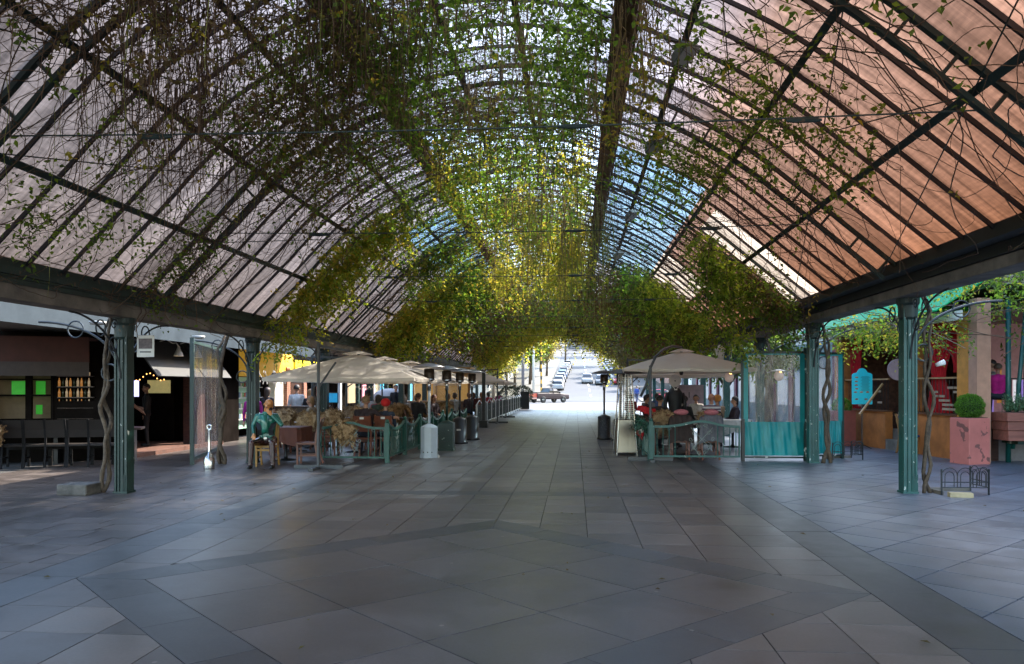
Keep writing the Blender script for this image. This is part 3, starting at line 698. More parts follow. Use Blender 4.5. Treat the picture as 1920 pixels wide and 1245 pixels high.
for key in ('l1','l2','l3','r2','r1'):
    twigs('stems winding along a purlin',12,S_[key]-.008,S_[key]+.008,8,24,34,.11,.0065,TWIG,along=0,offr=(-.1,.05),turn=.25)
# small leaves sprinkled along stems
def hanging(label,M,x0,x1,y0,y1,l0,l1,r,m,leafp=0,name='hanging_roots',cl=0):
    if cl: cx=nr.uniform(x0,x1,cl); cy=nr.uniform(y0,y1,cl); i=nr.integers(0,cl,M); x=cx[i]+nr.normal(0,.16,M); y=cy[i]+nr.normal(0,.25,M)
    else: x=nr.uniform(x0,x1,M); y=nr.uniform(y0,y1,M)
    tab=arch_np.t if hasattr(arch_np,'t') else None
    z=np.interp(x,arch_np.t[:,0],arch_np.t[:,1])+.05-nr.random(M)*.3
    Ls=l0+(l1-l0)*nr.random(M)**1.7; t=np.linspace(0,1,14); C=np.zeros((M,14,3)); drift=nr.normal(0,.06,(M,2))*Ls[:,None]
    ph=nr.uniform(0,6,(M,2)); am=nr.uniform(.005,.03,(M,2))
    for k in range(2): C[:,:,k]=(x if k==0 else y)[:,None]+drift[:,k:k+1]*t[None,:]+am[:,k:k+1]*np.sin(t[None,:]*nr.uniform(4,12,(M,1))+ph[:,k:k+1])
    C[:,:,2]=z[:,None]-Ls[:,None]*t[None,:]
    rr=nr.uniform(r*.6,r*1.2,M)[:,None]*np.linspace(1,.5,14)[None,:]; V,Q=tubes_geo(C,rr); tag(raw_mesh(name,V,Q,m),label,None,kind='stuff')
    if leafp:
        sel=C[:,4:,:].reshape(-1,3); sel=sel[nr.random(len(sel))<leafp]; tag(spray_obj('hanging_leaves',sel,LEAFY,None,5,.14,.075),'small leaves on the '+label,None,kind='stuff')
hanging('thin brown roots hanging left of the ridge near the camera',800,-4.9,-1.5,6.2,10.8,.3,1.8,.0065,TWIG,.01,cl=60)
hanging('pale green tendrils hanging left of the ridge',130,-5.4,-1.5,6,11,.5,2.0,.0055,GROOT,.012)
hanging('tan roots hanging under the ridge near the top',560,-2.6,.9,8.5,13,.3,1.5,.0065,ROOT,.012,cl=50)
hanging('brown roots hanging under the ridge',260,-3,.9,12,18,.3,1.4,.008,TWIG,.01,cl=40)
hanging('long yellow green roots hanging in the middle of the vault',170,-1.9,.75,17,27,1.0,3.1,.0095,GROOT,.03,cl=26)
hanging('long tan roots hanging in the middle of the vault',170,-2.6,.9,16,27,.8,3.0,.009,ROOT,.01,cl=22)
hanging('few roots hanging right of the ridge',60,.9,4,7,20,.4,2.2,.005,TWIG,.02)
hanging('short brown roots in the dark part of the tunnel',200,-6,3.5,27,45,.3,1.4,.009,TWIG)
# leafy hanging shoots
def shoots(label,pts,m,r=.004,leaf=.085,L=(1,2)):
    for (x,y,n) in pts:
        z=np.interp(x,arch_np.t[:,0],arch_np.t[:,1]); Ls=rnd.uniform(*L); t=np.linspace(0,1,14); C=np.zeros((1,14,3)); C[0,:,0]=x+.12*np.sin(t*4+x*3); C[0,:,1]=y+.1*np.sin(t*3+y); C[0,:,2]=z-Ls*t
        o=thing('leafy_shoot',label(x,y),'vine',(x,y,z),0,'leafy shoots dangling from the ridge'); V,Q=tubes_geo(C-np.array([x,y,z]),np.array([r])); raw_mesh('stem',V,Q,GROOT,o)
        P=C[0][nr.integers(1,14,n)]-np.array([x,y,z]); spray_obj('foliage',P,m,o,6,.22,leaf,.4)
shoots(lambda x,y:'bright green leafy shoot dangling right of the ridge boards',[(.95,9.4,26)],LEAFY,L=(1.6,1.7))
shoots(lambda x,y:'second bright leafy shoot dangling just left of the right ridge board',[(.55,10.4,18)],LEAFY,L=(1.2,1.3))
# thick stems climbing the columns
def trunk(label,x,y,h,side,n=3,r=.028,lean=.4):
    t=thing('climbing_stem_vine',label,'vine',(x,y,0),0,'woody vine stems climbing the columns')
    for k in range(n):
        ph=rnd.uniform(0,6); pts=[]; N=26; am=rnd.uniform(.03,.07)
        for i in range(N+1):
            q=i/N; zz=h*q; pts.append((side*(am*math.sin(q*11+ph)+.03*math.sin(q*23+ph)+ (-.17*side*0)),am*math.cos(q*9+ph*2)+.02*math.sin(q*31),zz))
        # spread over the beam towards the truss
        for j in range(1,9): q=j/8; pts.append((side*am*math.sin(11+ph)-side*(q*.55)*(1 if k%2==0 else .4),q*lean*(1 if k%2 else -1),h+.75*math.sin(q*1.4)))
        rs=[r*(1.25-.5*i/len(pts))*rnd.uniform(.85,1.15) for i in range(len(pts))]
        o=MB().tube(pts,rs,7).build('stem',BARK,t,smooth=True)
    return t
trunk('twisted grey vine stems rising beside the nearest left column',LX-.3,11.95,2.55,-1,2,.028)
trunk('gnarled bare vine stem beside the second left column behind the clear screen',LX-.55,16.6,2.5,-1,3,.035)
trunk('thick twisted vine stem beside the nearest right column with a white cup tied on',RX+.30,12.9,2.85,1,2,.025)
trunk('dark vine stem climbing the second right column',RX+.3,17.9,2.8,1,2,.035)
trunk('vine stem climbing the third right column',RX+.28,22.9,2.8,1,2,.03)
trunk('vine stem climbing the third left column',LX-.28,21.95,2.5,-1,2,.03)
# ---------------- left buildings ----------------
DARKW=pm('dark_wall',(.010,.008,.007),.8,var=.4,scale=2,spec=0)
REDBR=pm('red_brown_awning',(.055,.014,.008),.8,var=.25,scale=3,bump=.2)
GREYAW=pm('grey_awning',(.045,.043,.04),.75,var=.15,scale=2)
SOFF=pm('pale_blue_fascia',(.05,.062,.072),1,var=.2,scale=2,spec=0)
WHITE=pm('off_white_paint',(.62,.6,.56),.55,var=.1)
def pan(name,m,parent,*boxes,bevel=0,label=None):
    mb=MB()
    for b in boxes: mb.bx(*b)
    o=mb.build(name,m,parent,bevel=bevel)
    if label: o['label']=label
    return o
# B1 dark restaurant, rotated wall
t=thing('dark_restaurant','dark restaurant front at the left edge with a red brown awning and a paned window','building',(-11.95,16.78,0),R(22))
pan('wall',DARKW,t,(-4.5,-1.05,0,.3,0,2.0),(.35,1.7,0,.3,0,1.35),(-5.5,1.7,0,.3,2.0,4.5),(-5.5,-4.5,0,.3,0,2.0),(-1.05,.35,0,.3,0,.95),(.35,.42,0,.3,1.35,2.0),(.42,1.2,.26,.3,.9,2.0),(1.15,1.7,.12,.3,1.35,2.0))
pan('awning',REDBR,t,(-5.5,1.25,-1.0,-.96,2.18,2.74),(-5.5,1.25,-.95,0,2.70,2.74),bevel=.01)
pan('valance',pm('grey_brown_valance',(.05,.035,.03),.8),t,(-5.5,1.25,-1.03,-1.005,1.9,2.2))
f=pan('window_frame',DARKW,t,(-1.05,-1.0,-.03,.1,.95,2.0),(.3,.35,-.03,.1,.95,2.0),(-.2,-.08,-.03,.1,.95,2.0),(-1.0,-.2,-.03,.1,1.46,1.5),(-.08,.3,-.03,.1,1.46,1.5),(-1.0,-.2,-.03,.1,1.82,1.85),(-.08,.3,-.03,.1,1.82,1.85),(-1.05,.35,-.03,.1,.93,.95))
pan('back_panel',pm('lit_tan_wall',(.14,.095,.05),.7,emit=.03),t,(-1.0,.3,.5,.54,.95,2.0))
pan('screen',pm('green_screen',(.03,.35,.02),.5,emit=.15,ecol=(.04,.5,.03)),t,(-.55,-.21,.3,.32,1.48,1.8))
for b_ in ((-.07,.12,.3,.32,1.48,1.8),(-.07,.06,.3,.32,1.05,1.26)): pan('screen',MC['green_screen'],t,b_)
tag(t)
mb=MB(); mb.cur=0
for k in range(5):
    z=.95+.24*k
    for i in range(9): 
        mb.cur=i%3; mb.lathe([(.026,0),(.026,.12),(.010,.16),(.010,.19)],8,(.45+i*.075,.06,z+.01))
bt=mb.build('bottles',[pm('amber_bottle',(.32,.12,.03),.15,emit=.12,ecol=(1,.45,.12)),pm('dark_bottle',(.03,.04,.02),.15),pm('clear_bottle',(.35,.28,.2),.15,emit=.1,ecol=(1,.7,.4))],t,smooth=True); bt['kind']='stuff'
pan('shelf',WOODD,t,*[(.42,1.15,0.0,.12,.94+.24*k,.96+.24*k) for k in range(5)])
pan('side_screen',pm('violet_screen',(.3,.25,.6),.4,emit=.6,ecol=(.55,.5,1)),t,(-2.2,-1.75,-.02,0,1.35,1.8))
# B2 open bar
t=thing('open_bar','open dark bar with a grey awning and red brick pier behind the nearest left column','building',(-10.4,17.6,0))
pan('plinth',pm('brick_step',(.09,.035,.02),.8,var=.4),t,(-5,.15,-.2,4.9,0,.1))
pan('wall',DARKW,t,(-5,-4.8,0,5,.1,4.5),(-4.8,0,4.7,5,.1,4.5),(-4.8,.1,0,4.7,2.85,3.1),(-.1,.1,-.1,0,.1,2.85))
BRK=pm('dark_brick',(.07,.025,.018),.85,var=.5,scale=9,stretch=(1,1,3),bump=.5)
pan('pier',BRK,t,(-.35,.05,3.5,3.95,.1,2.6))
mb=MB()
for (a,b) in ((.25,2.55),(2.62,4.2)): mb.add([(0.02,a,2.82),(.02,b,2.82),(.75,b-.1,1.93),(.75,a-.1,1.93),(0.0,a,2.80),(.0,b,2.80),(.73,b-.1,1.91),(.73,a-.1,1.91)],[(0,1,2,3),(7,6,5,4),(0,4,5,1),(1,5,6,2),(2,6,7,3),(3,7,4,0)])
mb.build('awning',GREYAW,t)
pan('fridge',pm('neon_fridge',(.3,.3,.8),.3,emit=1.2,ecol=(.5,.5,1)),t,(-1.98,-1.76,3.7,3.74,1.4,1.85))
pan('display',pm('yellow_display',(.5,.42,.12),.4,emit=.12,ecol=(.9,.8,.35)),t,(-1.5,-.85,3.72,3.76,1.5,1.86))
mb=MB()
for i in range(14):
    mb.ell((-2.2+.1*i,3.5,1.95+.1*math.sin(i*.9)),(.02,.02,.02),6,4)
mb.build('fairy_lights',pm('amber_bulb',(1,.5,.15),.5,emit=2,ecol=(1,.45,.12)),t)['kind']='stuff'
pan('counter',WOODM,t,(-2.2,-1.5,-.05+.9,1.9,.1,1.12),bevel=.01)
# gooseneck lamps over the grey awning
for i,y in enumerate((18.9,19.9,20.9)):
    l=thing('wall_lamp','white gooseneck lamp with cone shade over the grey awning, '+['nearest of three','middle of three','farthest of three'][i],'lamp',(-9.75,y,2.55),0,'lamps over the grey awning')
    MB().tube([(-.1,-.7,.2),(-.05,-.5,.26),(0,-.3,.18),(0,-.12,.2),(0,0,.12)],.012,6).build('arm',WHITE,l,smooth=True)
    MB().lathe([(.03,.12),(.04,.06),(.12,-.12),(.115,-.12)],14,capb=False,capt=False).build('shade',WHITE,l,smooth=True)
    MB().ell((0,0,-.06),(.03,.03,.03)).build('bulb',pm('lamp_bulb',(1,.8,.5),.4,emit=6,ecol=(1,.75,.45)),l)
# roof fascia along the left buildings
t=thing('fascia_board','long pale blue fascia of a flat shop roof along the left side','roof',(-9.35,8,0))
pan('fascia',SOFF,t,(-.04,0,0,20,2.74,3.4)); pan('soffit',pm('soffit_grey',(.2,.19,.17),.8),t,(-3.2,-.05,0,20,2.9,2.93)); 
# ceiling bowls
for i,(x,y) in enumerate(((-8.9,14.2),(-9.0,18.4))):
    o=MB().lathe([(.02,0),(.12,.01),(.15,.05),(.15,.07)],16,(0,0,0)).build('ceiling_lamp',WHITE,None,smooth=True,loc=(x,y,2.82)); tag(o,'shallow white ceiling lamp under the fascia '+['left of the nearest column','right of the nearest column'][i],'lamp','bowl lamps under the left fascia')
# B3 yellow shop front and onward
t=thing('yellow_shop','shop front with a yellow wall, mint shelves and brick piers behind the diners','building',(-10.5,22.6,0))
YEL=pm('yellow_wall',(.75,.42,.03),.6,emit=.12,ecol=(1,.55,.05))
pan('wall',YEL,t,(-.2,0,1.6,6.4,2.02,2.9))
pan('dark_infill',DARKW,t,(-1.2,-1.0,-.6,12,0,4.5),(-.2,0,-.6,1.55,0,2.9),(-.2,0,6.45,12,2.3,2.9))
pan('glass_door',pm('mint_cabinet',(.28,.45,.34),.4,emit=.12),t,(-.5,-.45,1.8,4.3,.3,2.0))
pan('shelf',WHITE,t,*[(-.44,-.3,1.9,4.2,z,z+.025) for z in (.6,.95,1.3,1.65)])
mb=MB()
for z in (.63,.98,1.33,1.68):
    for i in range(16): mb.cur=i%4; mb.box((-.36,2.0+i*.135,z+.09),(.06,.07,.13+.05*rnd.random()))
b=mb.build('goods',[pm('goods_cream',(.6,.55,.4),.5),pm('goods_green',(.15,.35,.12),.5),pm('goods_red',(.4,.1,.06),.5),pm('goods_blue',(.2,.3,.4),.5)],t); b['kind']='stuff'
BRK2=pm('red_brick',(.30,.13,.08),.85,var=.4,scale=12)
def brickpier(y0,y1,p,x0=-.25,x1=.05,z1=2.4):
    mb=MB(); z=.0;k=0
    while z<z1:
        off=.12*(k%2); y=y0
        while y<y1-.01:
            yy=min(y+.24-(off if y==y0 else 0),y1); mb.bx(x0,x1,y+.006,yy-.006,z+.006,z+.068); y=yy
        z+=.075;k+=1
    mb.build('brick_pier',BRK2,p); pan('mortar_core',pm('pale_mortar',(.35,.32,.28),.9),p,(x0+.01,x1-.01,y0+.01,y1-.01,0,z1))
brickpier(5.6,5.95,t); brickpier(7.4,7.75,t)
pan('pillar',pm('cream_pillar',(.5,.47,.38),.6,emit=.05),t,(-.2,.02,4.5,5.3,0,2.05))
pan('door',WOODD,t,(-.1,0,6.1,7.3,0,2.25),bevel=.01)
s=pan('shop_sign',pm('yellow_sign',(.9,.68,.02),.5,emit=.3,ecol=(1,.75,.02)),t,(.32,.36,5.6,8.4,2.28,2.66)); 
def text(body,size,loc,rot,m,parent,name='lettering',ext=.004,align='CENTER'):
    c=bpy.data.curves.new(name,'FONT'); c.body=body; c.size=size; c.align_x=align; c.align_y='CENTER'; c.extrude=ext
    o=bpy.data.objects.new(name,c); COL.objects.link(o); dg=bpy.context.evaluated_depsgraph_get(); me=bpy.data.meshes.new_from_object(o.evaluated_get(dg)); bpy.data.objects.remove(o); me.materials.clear(); me.materials.append(m)
    o=bpy.data.objects.new(name,me); COL.objects.link(o); o.location=loc; o.rotation_euler=rot
    if parent: o.parent=parent
    return o
text('D S',.3,(.365,6.6,2.46),(R(90),0,R(90)),BLACK,t)
brickpier(9.6,9.9,t,-.2,.0)
# long dark arcade behind the far left terrace
t=thing('left_arcade','row of dark shop fronts with blue and pink doors behind the far left terrace','building',(-10.5,34.6,0))
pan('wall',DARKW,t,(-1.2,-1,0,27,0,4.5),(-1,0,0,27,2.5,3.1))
for i in range(9):
    y=.3+3*i; pan('pillar',GREEN if i%2 else WHITE,t,(-.1,.02,y,y+.22,0,2.5))
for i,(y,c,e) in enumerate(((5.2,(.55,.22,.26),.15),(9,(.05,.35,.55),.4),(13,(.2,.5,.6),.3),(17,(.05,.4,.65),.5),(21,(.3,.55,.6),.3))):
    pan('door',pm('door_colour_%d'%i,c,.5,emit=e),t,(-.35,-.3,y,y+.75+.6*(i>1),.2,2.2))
for i in range(5): pan('window',pm('shop_window',(.25,.2,.12),.2,emit=.25,ecol=(1,.7,.4)),t,(-.5,-.45,2.9+5*i,4.4+5*i,.9,2.0))
# yellow lit kiosk
t=thing('food_kiosk','wooden food kiosk with warm lights and glass display cases on the left terrace','kiosk',(-7.6,36.5,0))
pan('counter',WOODM,t,(-.2,2.6,-.3,.4,0,1.0),bevel=.02); pan('top',pm('kiosk_top',(.35,.2,.1),.4),t,(-.25,2.65,-.35,.45,1.005,1.05))
pan('post',WOODL,t,(-.2,-.1,1.2,1.3,0,2.5),(.9,1.0,1.2,1.3,0,2.5),(2.5,2.6,1.2,1.3,0,2.5)); pan('roof',WOODL,t,(-.4,2.8,-.2,1.5,2.5,2.6),(-.4,2.8,-.22,-.205,2.2,2.6))
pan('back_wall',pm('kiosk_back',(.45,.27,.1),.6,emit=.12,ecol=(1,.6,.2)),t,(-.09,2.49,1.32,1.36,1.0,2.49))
pan('glass_case',clear_mat('case_glass',(.8,.8,.8),.3,.08,trl=.15),t,(1.1,2.2,-.2,.3,1.06,1.75)); pan('case_frame',ALU,t,(1.08,2.22,-.22,.32,1.76,1.8),(1.08,1.1,-.22,-.2,1.06,1.76),(2.2,2.22,-.22,-.2,1.06,1.76))
mb=MB()
for i in range(3): mb.ell((.2+.9*i,.3,2.25),(.06,.06,.07))
mb.build('warm_lamp',pm('kiosk_bulb',(1,.75,.35),.4,emit=9,ecol=(1,.6,.2)),t)
# oven
t=thing('stone_oven','grey domed oven with a metal hood standing behind the dark sweater man','oven',(-7.8,33,0))
mb=MB(); mb.bx(-.8,.8,-.5,.5,0,1.0); mb.build('base',pm('oven_base',(.3,.28,.26),.6),t,bevel=.02); MB().lathe([(.75,1.0),(.74,1.2),(.6,1.45),(.3,1.6),(.0,1.62)],20,capt=False).build('dome',pm('oven_dome',(.28,.25,.24),.5),t,smooth=True); MB().bar((.3,-.74,1.2),(-.3,-.74,1.2),.02,.2).build('mouth',BLACK,t)
# ---------------- right buildings ----------------
ORANGE=pm('orange_plaster',(.42,.14,.03),.75,var=.35,scale=2.5,bump=.15)
TAN=pm('tan_pillar',(.48,.25,.16),.7,var=.15)
t=thing('terrace_restaurant','orange restaurant terrace with red curtains and a green awning on the right','building',(8.7,18.5,0),R(7))
# local frame: +y along the facade going away, +x outward(right)
def lowwall(y0,y1): pan('low_wall',ORANGE,t,(0,.2,y0,y1,0,1.0)); pan('coping',WOODM,t,(-.04,.24,y0,y1,1.003,1.04))
lowwall(.3,2.35); lowwall(3.5,6.2)
pan('terrace_floor',WOODD,t,(.21,5,.1,2.35,0,.9),(.21,5,3.5,7,0,.9),(1.2,5,2.36,3.49,0,.9)); pan('steps',CONC,t,(.0,.2,2.36,3.49,0,.28),(.2,.5,2.36,3.49,0,.56),(.5,1.19,2.36,3.49,0,.84))
for (y,w_) in ((-.15,.42),(2.3,.36),(6.0,.45)): pan('pillar',ORANGE if y>0 else pm('orange_yellow_pillar',(.6,.24,.035),.6),t,(-.03,w_,y,y+w_,1.05 if y>2 and y<3 else 0,3.35))
pan('pillar',TAN,t,(-.06,.25,-.50,-.2,0,3.6))
pan('back_wall',pm('dark_interior',(.05,.03,.02),.7,var=.4),t,(4.6,4.8,-2,7,.9,3.6)); pan('side_wall',pm('inner_brick',(.12,.05,.03),.8,var=.5,scale=8),t,(.5,4.6,6.6,6.8,.9,3.6))
pan('ceiling',WOODD,t,(0.1,5,-.2,7,3.35,3.5)); pan('upper_wall',pm('olive_upper_wall',(.30,.27,.18),.8,var=.3,scale=1),t,(.6,5,-.6,7.2,3.9,6.0))
pan('fascia',pm('white_fascia',(.8,.77,.66),.5),t,(-.5,-.44,-.6,7,3.12,3.32))
mb=MB(); mb.add([(-.9,-.4,3.32),(-.9,7,3.32),(.6,7,4.25),(.6,-.4,4.25),(-.9,-.4,3.35),(-.9,7,3.35),(.6,7,4.28),(.6,-.4,4.28)],[(3,2,1,0),(4,5,6,7),(0,1,5,4),(2,3,7,6),(1,2,6,5),(0,4,7,3)])
mb.build('awning',pm('green_awning',(.0,.55,.22),.55,var=.1,trans=.6),t)
# railing with plank flaps
mb=MB(); mb.bar((.1,.3,1.88),(.1,2.3,1.88),.06,.04); mb.bar((.1,3.5,1.88),(.1,6.0,1.88),.06,.04); mb.build('handrail',WOODL,t)
mb=MB()
for y in [.35+.14*i for i in range(14)]: mb.rod((.1,y,1.04),(.1,y,1.86),.008,5)
mb.build('railing_bars',IRON,t); mb=MB()
for y in [3.55+.16*i for i in range(15)]: mb.rod((.1,y,1.04),(.1,y,1.86),.008,5)
mb.build('railing_bars',IRON,t)
for i in range(22):
    y=(.4+.21*(i%5)+.08*rnd.random()) if i<13 else 3.8+rnd.random()*2; z=1.15+.1*(i%6); MB().box((.06+.004*(i%5),y,z),(.02,.22,.055)).build('plank_sign',pm('small_planks',(.38,.26,.17),.7,var=.3),t)
mb=MB(); mb.bar((-.1,3.45,1.75),(-1.0,2.9,.95),.04,.05); mb.build('stair_rail',WOODL,t)
mb=MB()   # stacked wine glasses / window lattice seen through the opening
for i in range(12): mb.bx(3.9,4.0,.6+.0*i,2.6,1.2+.17*i,1.235+.17*i)
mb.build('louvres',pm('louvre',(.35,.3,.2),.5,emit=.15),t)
def curtain(y0,w_,ztop,zb,tie,label,x=.18):
    c=thing('curtain',label,'curtain',(8.7,18.5,0),R(7),'red curtains of the terrace')
    mb=MB(); V=[]; nu=40; nv=22
    for j in range(nv+1):
        q=j/nv; z=ztop+(zb-ztop)*q; ww=w_*(1-.5*math.exp(-((q-tie)/.22)**2)); 
        for i in range(nu+1):
            u=i/nu; V.append((x+.045*math.sin(u*46+.8*math.sin(q*3)),y0+(u-.5)*ww+.06*math.sin(q*3),z))
    F=[(j*(nu+1)+i,j*(nu+1)+i+1,(j+1)*(nu+1)+i+1,(j+1)*(nu+1)+i) for j in range(nv) for i in range(nu)]
    mb.add(V,F); o=mb.build('cloth',pm('red_curtain',(.62,.008,.016),.75,var=.25,trans=.35),c,smooth=True); return c
for a in ((1.3,1.05,3.25,1.05,.6,'tall red curtain tied at mid height behind the topiary planter'),(.55,.5,3.3,2.0,.9,'short red curtain beside the orange yellow pillar'),(5.5,.6,3.25,1.05,.7,'red curtain behind the turquoise menu board')):
    curtain(*a)
# right far garden front
t=thing('glazed_pavilion','bright glazed pavilion with pale frames and posters at the right edge','building',(10.45,18.7,0))
pan('frame',pm('pale_frame',(.55,.55,.56),.5),t,*[(x,x+.07,2.0,2.07,.9,3.6) for x in (-.2,.7,1.6,2.5,3.4,4.3)],(-.2,5,2.0,2.07,3.5,3.6))
pan('wall',pm('grey_plinth',(.22,.2,.2),.8),t,(-.3,5,1.9,2.2,0,.9)); pan('roof',pm('pale_roof',(.45,.42,.35),.7),t,(-.3,6,1.4,4,3.62,3.75))
pan('back_wall',pm('pink_back',(.4,.22,.22),.6,emit=.1),t,(-.2,5,3.4,3.5,.9,3.6))
mb=MB()
for i in range(12): mb.cur=i%4; mb.box((.1+i*.2,3.2,1.3+.5*rnd.random()),(.10,.05,.5+.4*rnd.random()))
mb.build('posters',[pm('poster_red',(.5,.03,.05),.5,emit=.2),pm('poster_white',(.7,.7,.75),.5,emit=.4),pm('poster_violet',(.3,.2,.6),.5,emit=.3),pm('poster_orange',(.6,.25,.05),.5,emit=.2)],t)
mb=MB()
for x in [-.1+.11*i for i in range(40)]: mb.rod((x,1.5,.95),(x,1.5,1.85),.007,5)
mb.bar((-.2,1.5,1.87),(4.6,1.5,1.87),.05,.03); mb.build('balustrade',IRON,t)
# long right arcade farther along
t=thing('right_arcade','pale turquoise and maroon shop fronts behind the right dining terrace','building',(9.2,26,0))
pan('wall',pm('turquoise_front',(.10,.17,.18),.6,var=.2,scale=.6),t,(0,.3,0,35,0,3.4)); pan('upper_wall',pm('cream_upper',(.5,.46,.38),.8,var=.2,scale=.5),t,(.3,2,0,35,3.0,5.6))
for i in range(12): pan('window',pm('bright_glass',(.22,.27,.3),.15,emit=.12,ecol=(.7,.85,1)),t,(-.04,-.003,.6+2.9*i,2.2+2.9*i,.9,2.3))
for i in range(12): pan('pillar',pm('maroon_pillar',(.12,.012,.03),.6),t,(-.12,-.045,2.45+2.9*i,2.95+2.9*i,0,3.2))

t=thing('unseen_shade_building','tall plain building added out of view on the right to shade the floor','building',(12.5,6,0))  # added out of view, tall enough to keep sun off the right floor
pan('wall',pm('cream_upper',(.5,.46,.38)),t,(0,5,0,26,0,12.3)); [pan('window',pm('plain_glass',(.1,.12,.14),.1),t,(-.03,-.003,1.5+3.2*i,3.2+3.2*i,1.2+3*j,2.9+3*j)) for i in range(8) for j in range(3)]
# ---------------- furniture and objects ----------------
from math import sin,cos
FAB=pm('beige_canopy_fabric',(.78,.69,.59),.8,var=.06,scale=2,trans=.35,bump=.1,bscale=6)
POLE=pm('dark_grey_pole',(.05,.055,.06),.4,var=.2)
def canopy_mb(hw,zt,ze,sag=.05,thick=.0):
    mb=MB(); n=8; rings=9; per=32; V=[]
    top=.1
    for j in range(rings+1):
        q=top+(1-top)*j/rings
        for i in range(per):
            a=2*PI*i/per+PI/4; m=max(abs(cos(a)),abs(sin(a))); x=cos(a)/m; y=sin(a)/m
            # angular distance to nearest rib of the eight
            d=abs(((i/per*8)%1)-.5)*2      # 1 at rib, 0 between
            z=ze+(zt-ze)*(1-q)**.92 - sag*(1-d*d)*q*q
            pull=1-.035*(1-d*d)*q
            V.append((x*hw*q*pull,y*hw*q*pull,z))
    F=[(j*per+i,j*per+(i+1)%per,(j+1)*per+(i+1)%per,(j+1)*per+i) for j in range(rings) for i in range(per)]
    mb.add(V,F)
    # short valance
    o=rings*per; W=[(V[o+i][0]*1.003,V[o+i][1]*1.003,V[o+i][2]-.07) for i in range(per)]; mb.add([V[o+i] for i in range(per)]+W,[(i,(i+1)%per,per+(i+1)%per,per+i) for i in range(per)])
    # vent cap
    c=[]; 
    for q,z in ((.19,zt-.03),(.08,zt+.03),(.0,zt+.06)):
        for i in range(per):
            a=2*PI*i/per+PI/4; m=max(abs(cos(a)),abs(sin(a))); c.append((cos(a)/m*hw*q,sin(a)/m*hw*q,z))
    mb.add(c,[(j*per+i,j*per+(i+1)%per,(j+1)*per+(i+1)%per,(j+1)*per+i) for j in range(2) for i in range(per)])
    return mb
def parasol(label,c,hw,zt,ze,pole,rz=0,curved=False,poleh=2.55,group='beige parasols'):
    t=thing('parasol',label,'parasol',c,rz,group)
    canopy_mb(hw,zt,ze,.02).build('canopy',FAB,t)
    mb=MB()
    for i in range(8):
        a=2*PI*i/8+PI/4; m=max(abs(cos(a)),abs(sin(a))); mb.rod((0,0,zt-.12),(cos(a)/m*hw*.95,sin(a)/m*hw*.95,ze-.035),.011,5)
        mb.rod((0,0,zt-.5),(cos(a)/m*hw*.5,sin(a)/m*hw*.5,ze+(zt-ze)*.5-.04),.009,5)
    mb.build('ribs',POLE,t)
    MB().lathe([(.03,zt-.6),(.05,zt-.55),(.05,zt-.48),(.03,zt-.44),(.03,zt)],10).build('hub',POLE,t)
    px,py=pole; mb=MB()
    if not curved:
        mb.tube([(px,py,0),(px,py,poleh)],.032,10); mb.build('pole',POLE,t)
        mb=MB(); mb.bar((px,py,poleh-.05),(px*.25,py*.25,zt+.03),.04,.05) ; mb.bar((px,py,poleh-.9),(px*.6,py*.6,zt-.25),.03,.03); mb.build('arm',POLE,t)
    else:
        mb.tube([(px,py,0),(px,py,poleh-.3)],.032,10); mb.build('pole',POLE,t)
        P=[(px-.22,py,poleh-1.0),(px-.1,py,poleh-.75),(px,py,poleh-.35),(px+.12,py+.05,poleh-.1),(px*.6,py*.6,poleh+.1),(px*.3,py*.3,poleh+.2),(0,0,poleh+.2)]
        MB().tube([tuple(v) for v in [(p[0],p[1],p[2]) for p in P]],.03,8).build('arm',POLE,t,smooth=True); MB().rod((0,0,poleh+.2),(0,0,zt),.008,5).build('hanger',POLE,t)
        MB().lathe([(.05,-.06),(.05,.06)],10,(px-.03,py,poleh-.8),Matrix.Rotation(R(90),3,'X')).build('crank',BLACK,t)
    mb=MB(); mb.bar((px-.5,py,.03),(px+.5,py,.03),.05,.1); mb.bar((px,py-.5,.03),(px,py+.5,.03),.1,.05); mb.build('foot',POLE,t)
    return t
parasol('large beige parasol nearest the seated statue, over the front left tables',(-4.95,17.9,0),1.62,2.44,1.86,(-.25,-2.1),0)
parasol('second beige parasol of the left terrace, half hidden behind the first',(-5.15,21.3,0),1.62,2.44,1.86,(-2.1,.2),0)
parasol('third beige parasol of the left terrace behind the silver heater',(-5.15,24.6,0),1.62,2.44,1.86,(-2.1,.2),0)
parasol('fourth beige parasol of the left terrace behind the black heaters',(-5.3,29.5,0),1.5,2.42,1.9,(-2.0,.2),0)
parasol('beige parasol beyond the square dark post on the far left terrace',(-4.75,38,0),1.5,2.45,1.95,(1.15,-1.2),0)
parasol('farthest beige parasol of the left terrace near the street',(-4.9,45,0),1.5,2.3,1.9,(1.1,-1.2),0)
parasol('beige parasol on a curved arm over the right front tables',(2.62,19.9,0),1.5,2.56,2.1,(-.92,-1.75),0,True,2.45)
parasol('lower beige parasol right behind the curved arm one',(2.95,24.5,0),1.5,2.46,2.04,(-1.35,.0),0)
# square dark post
o=MB().bx(-.07,.07,-.07,.07,0,2.35).bx(-.17,.17,-.17,.17,0,.3).build('square_post',BLACKP,None,loc=(-3.75,32.6,0),bevel=.008); tag(o,'dark square post with a weighted foot beside the zigzag fence','post')
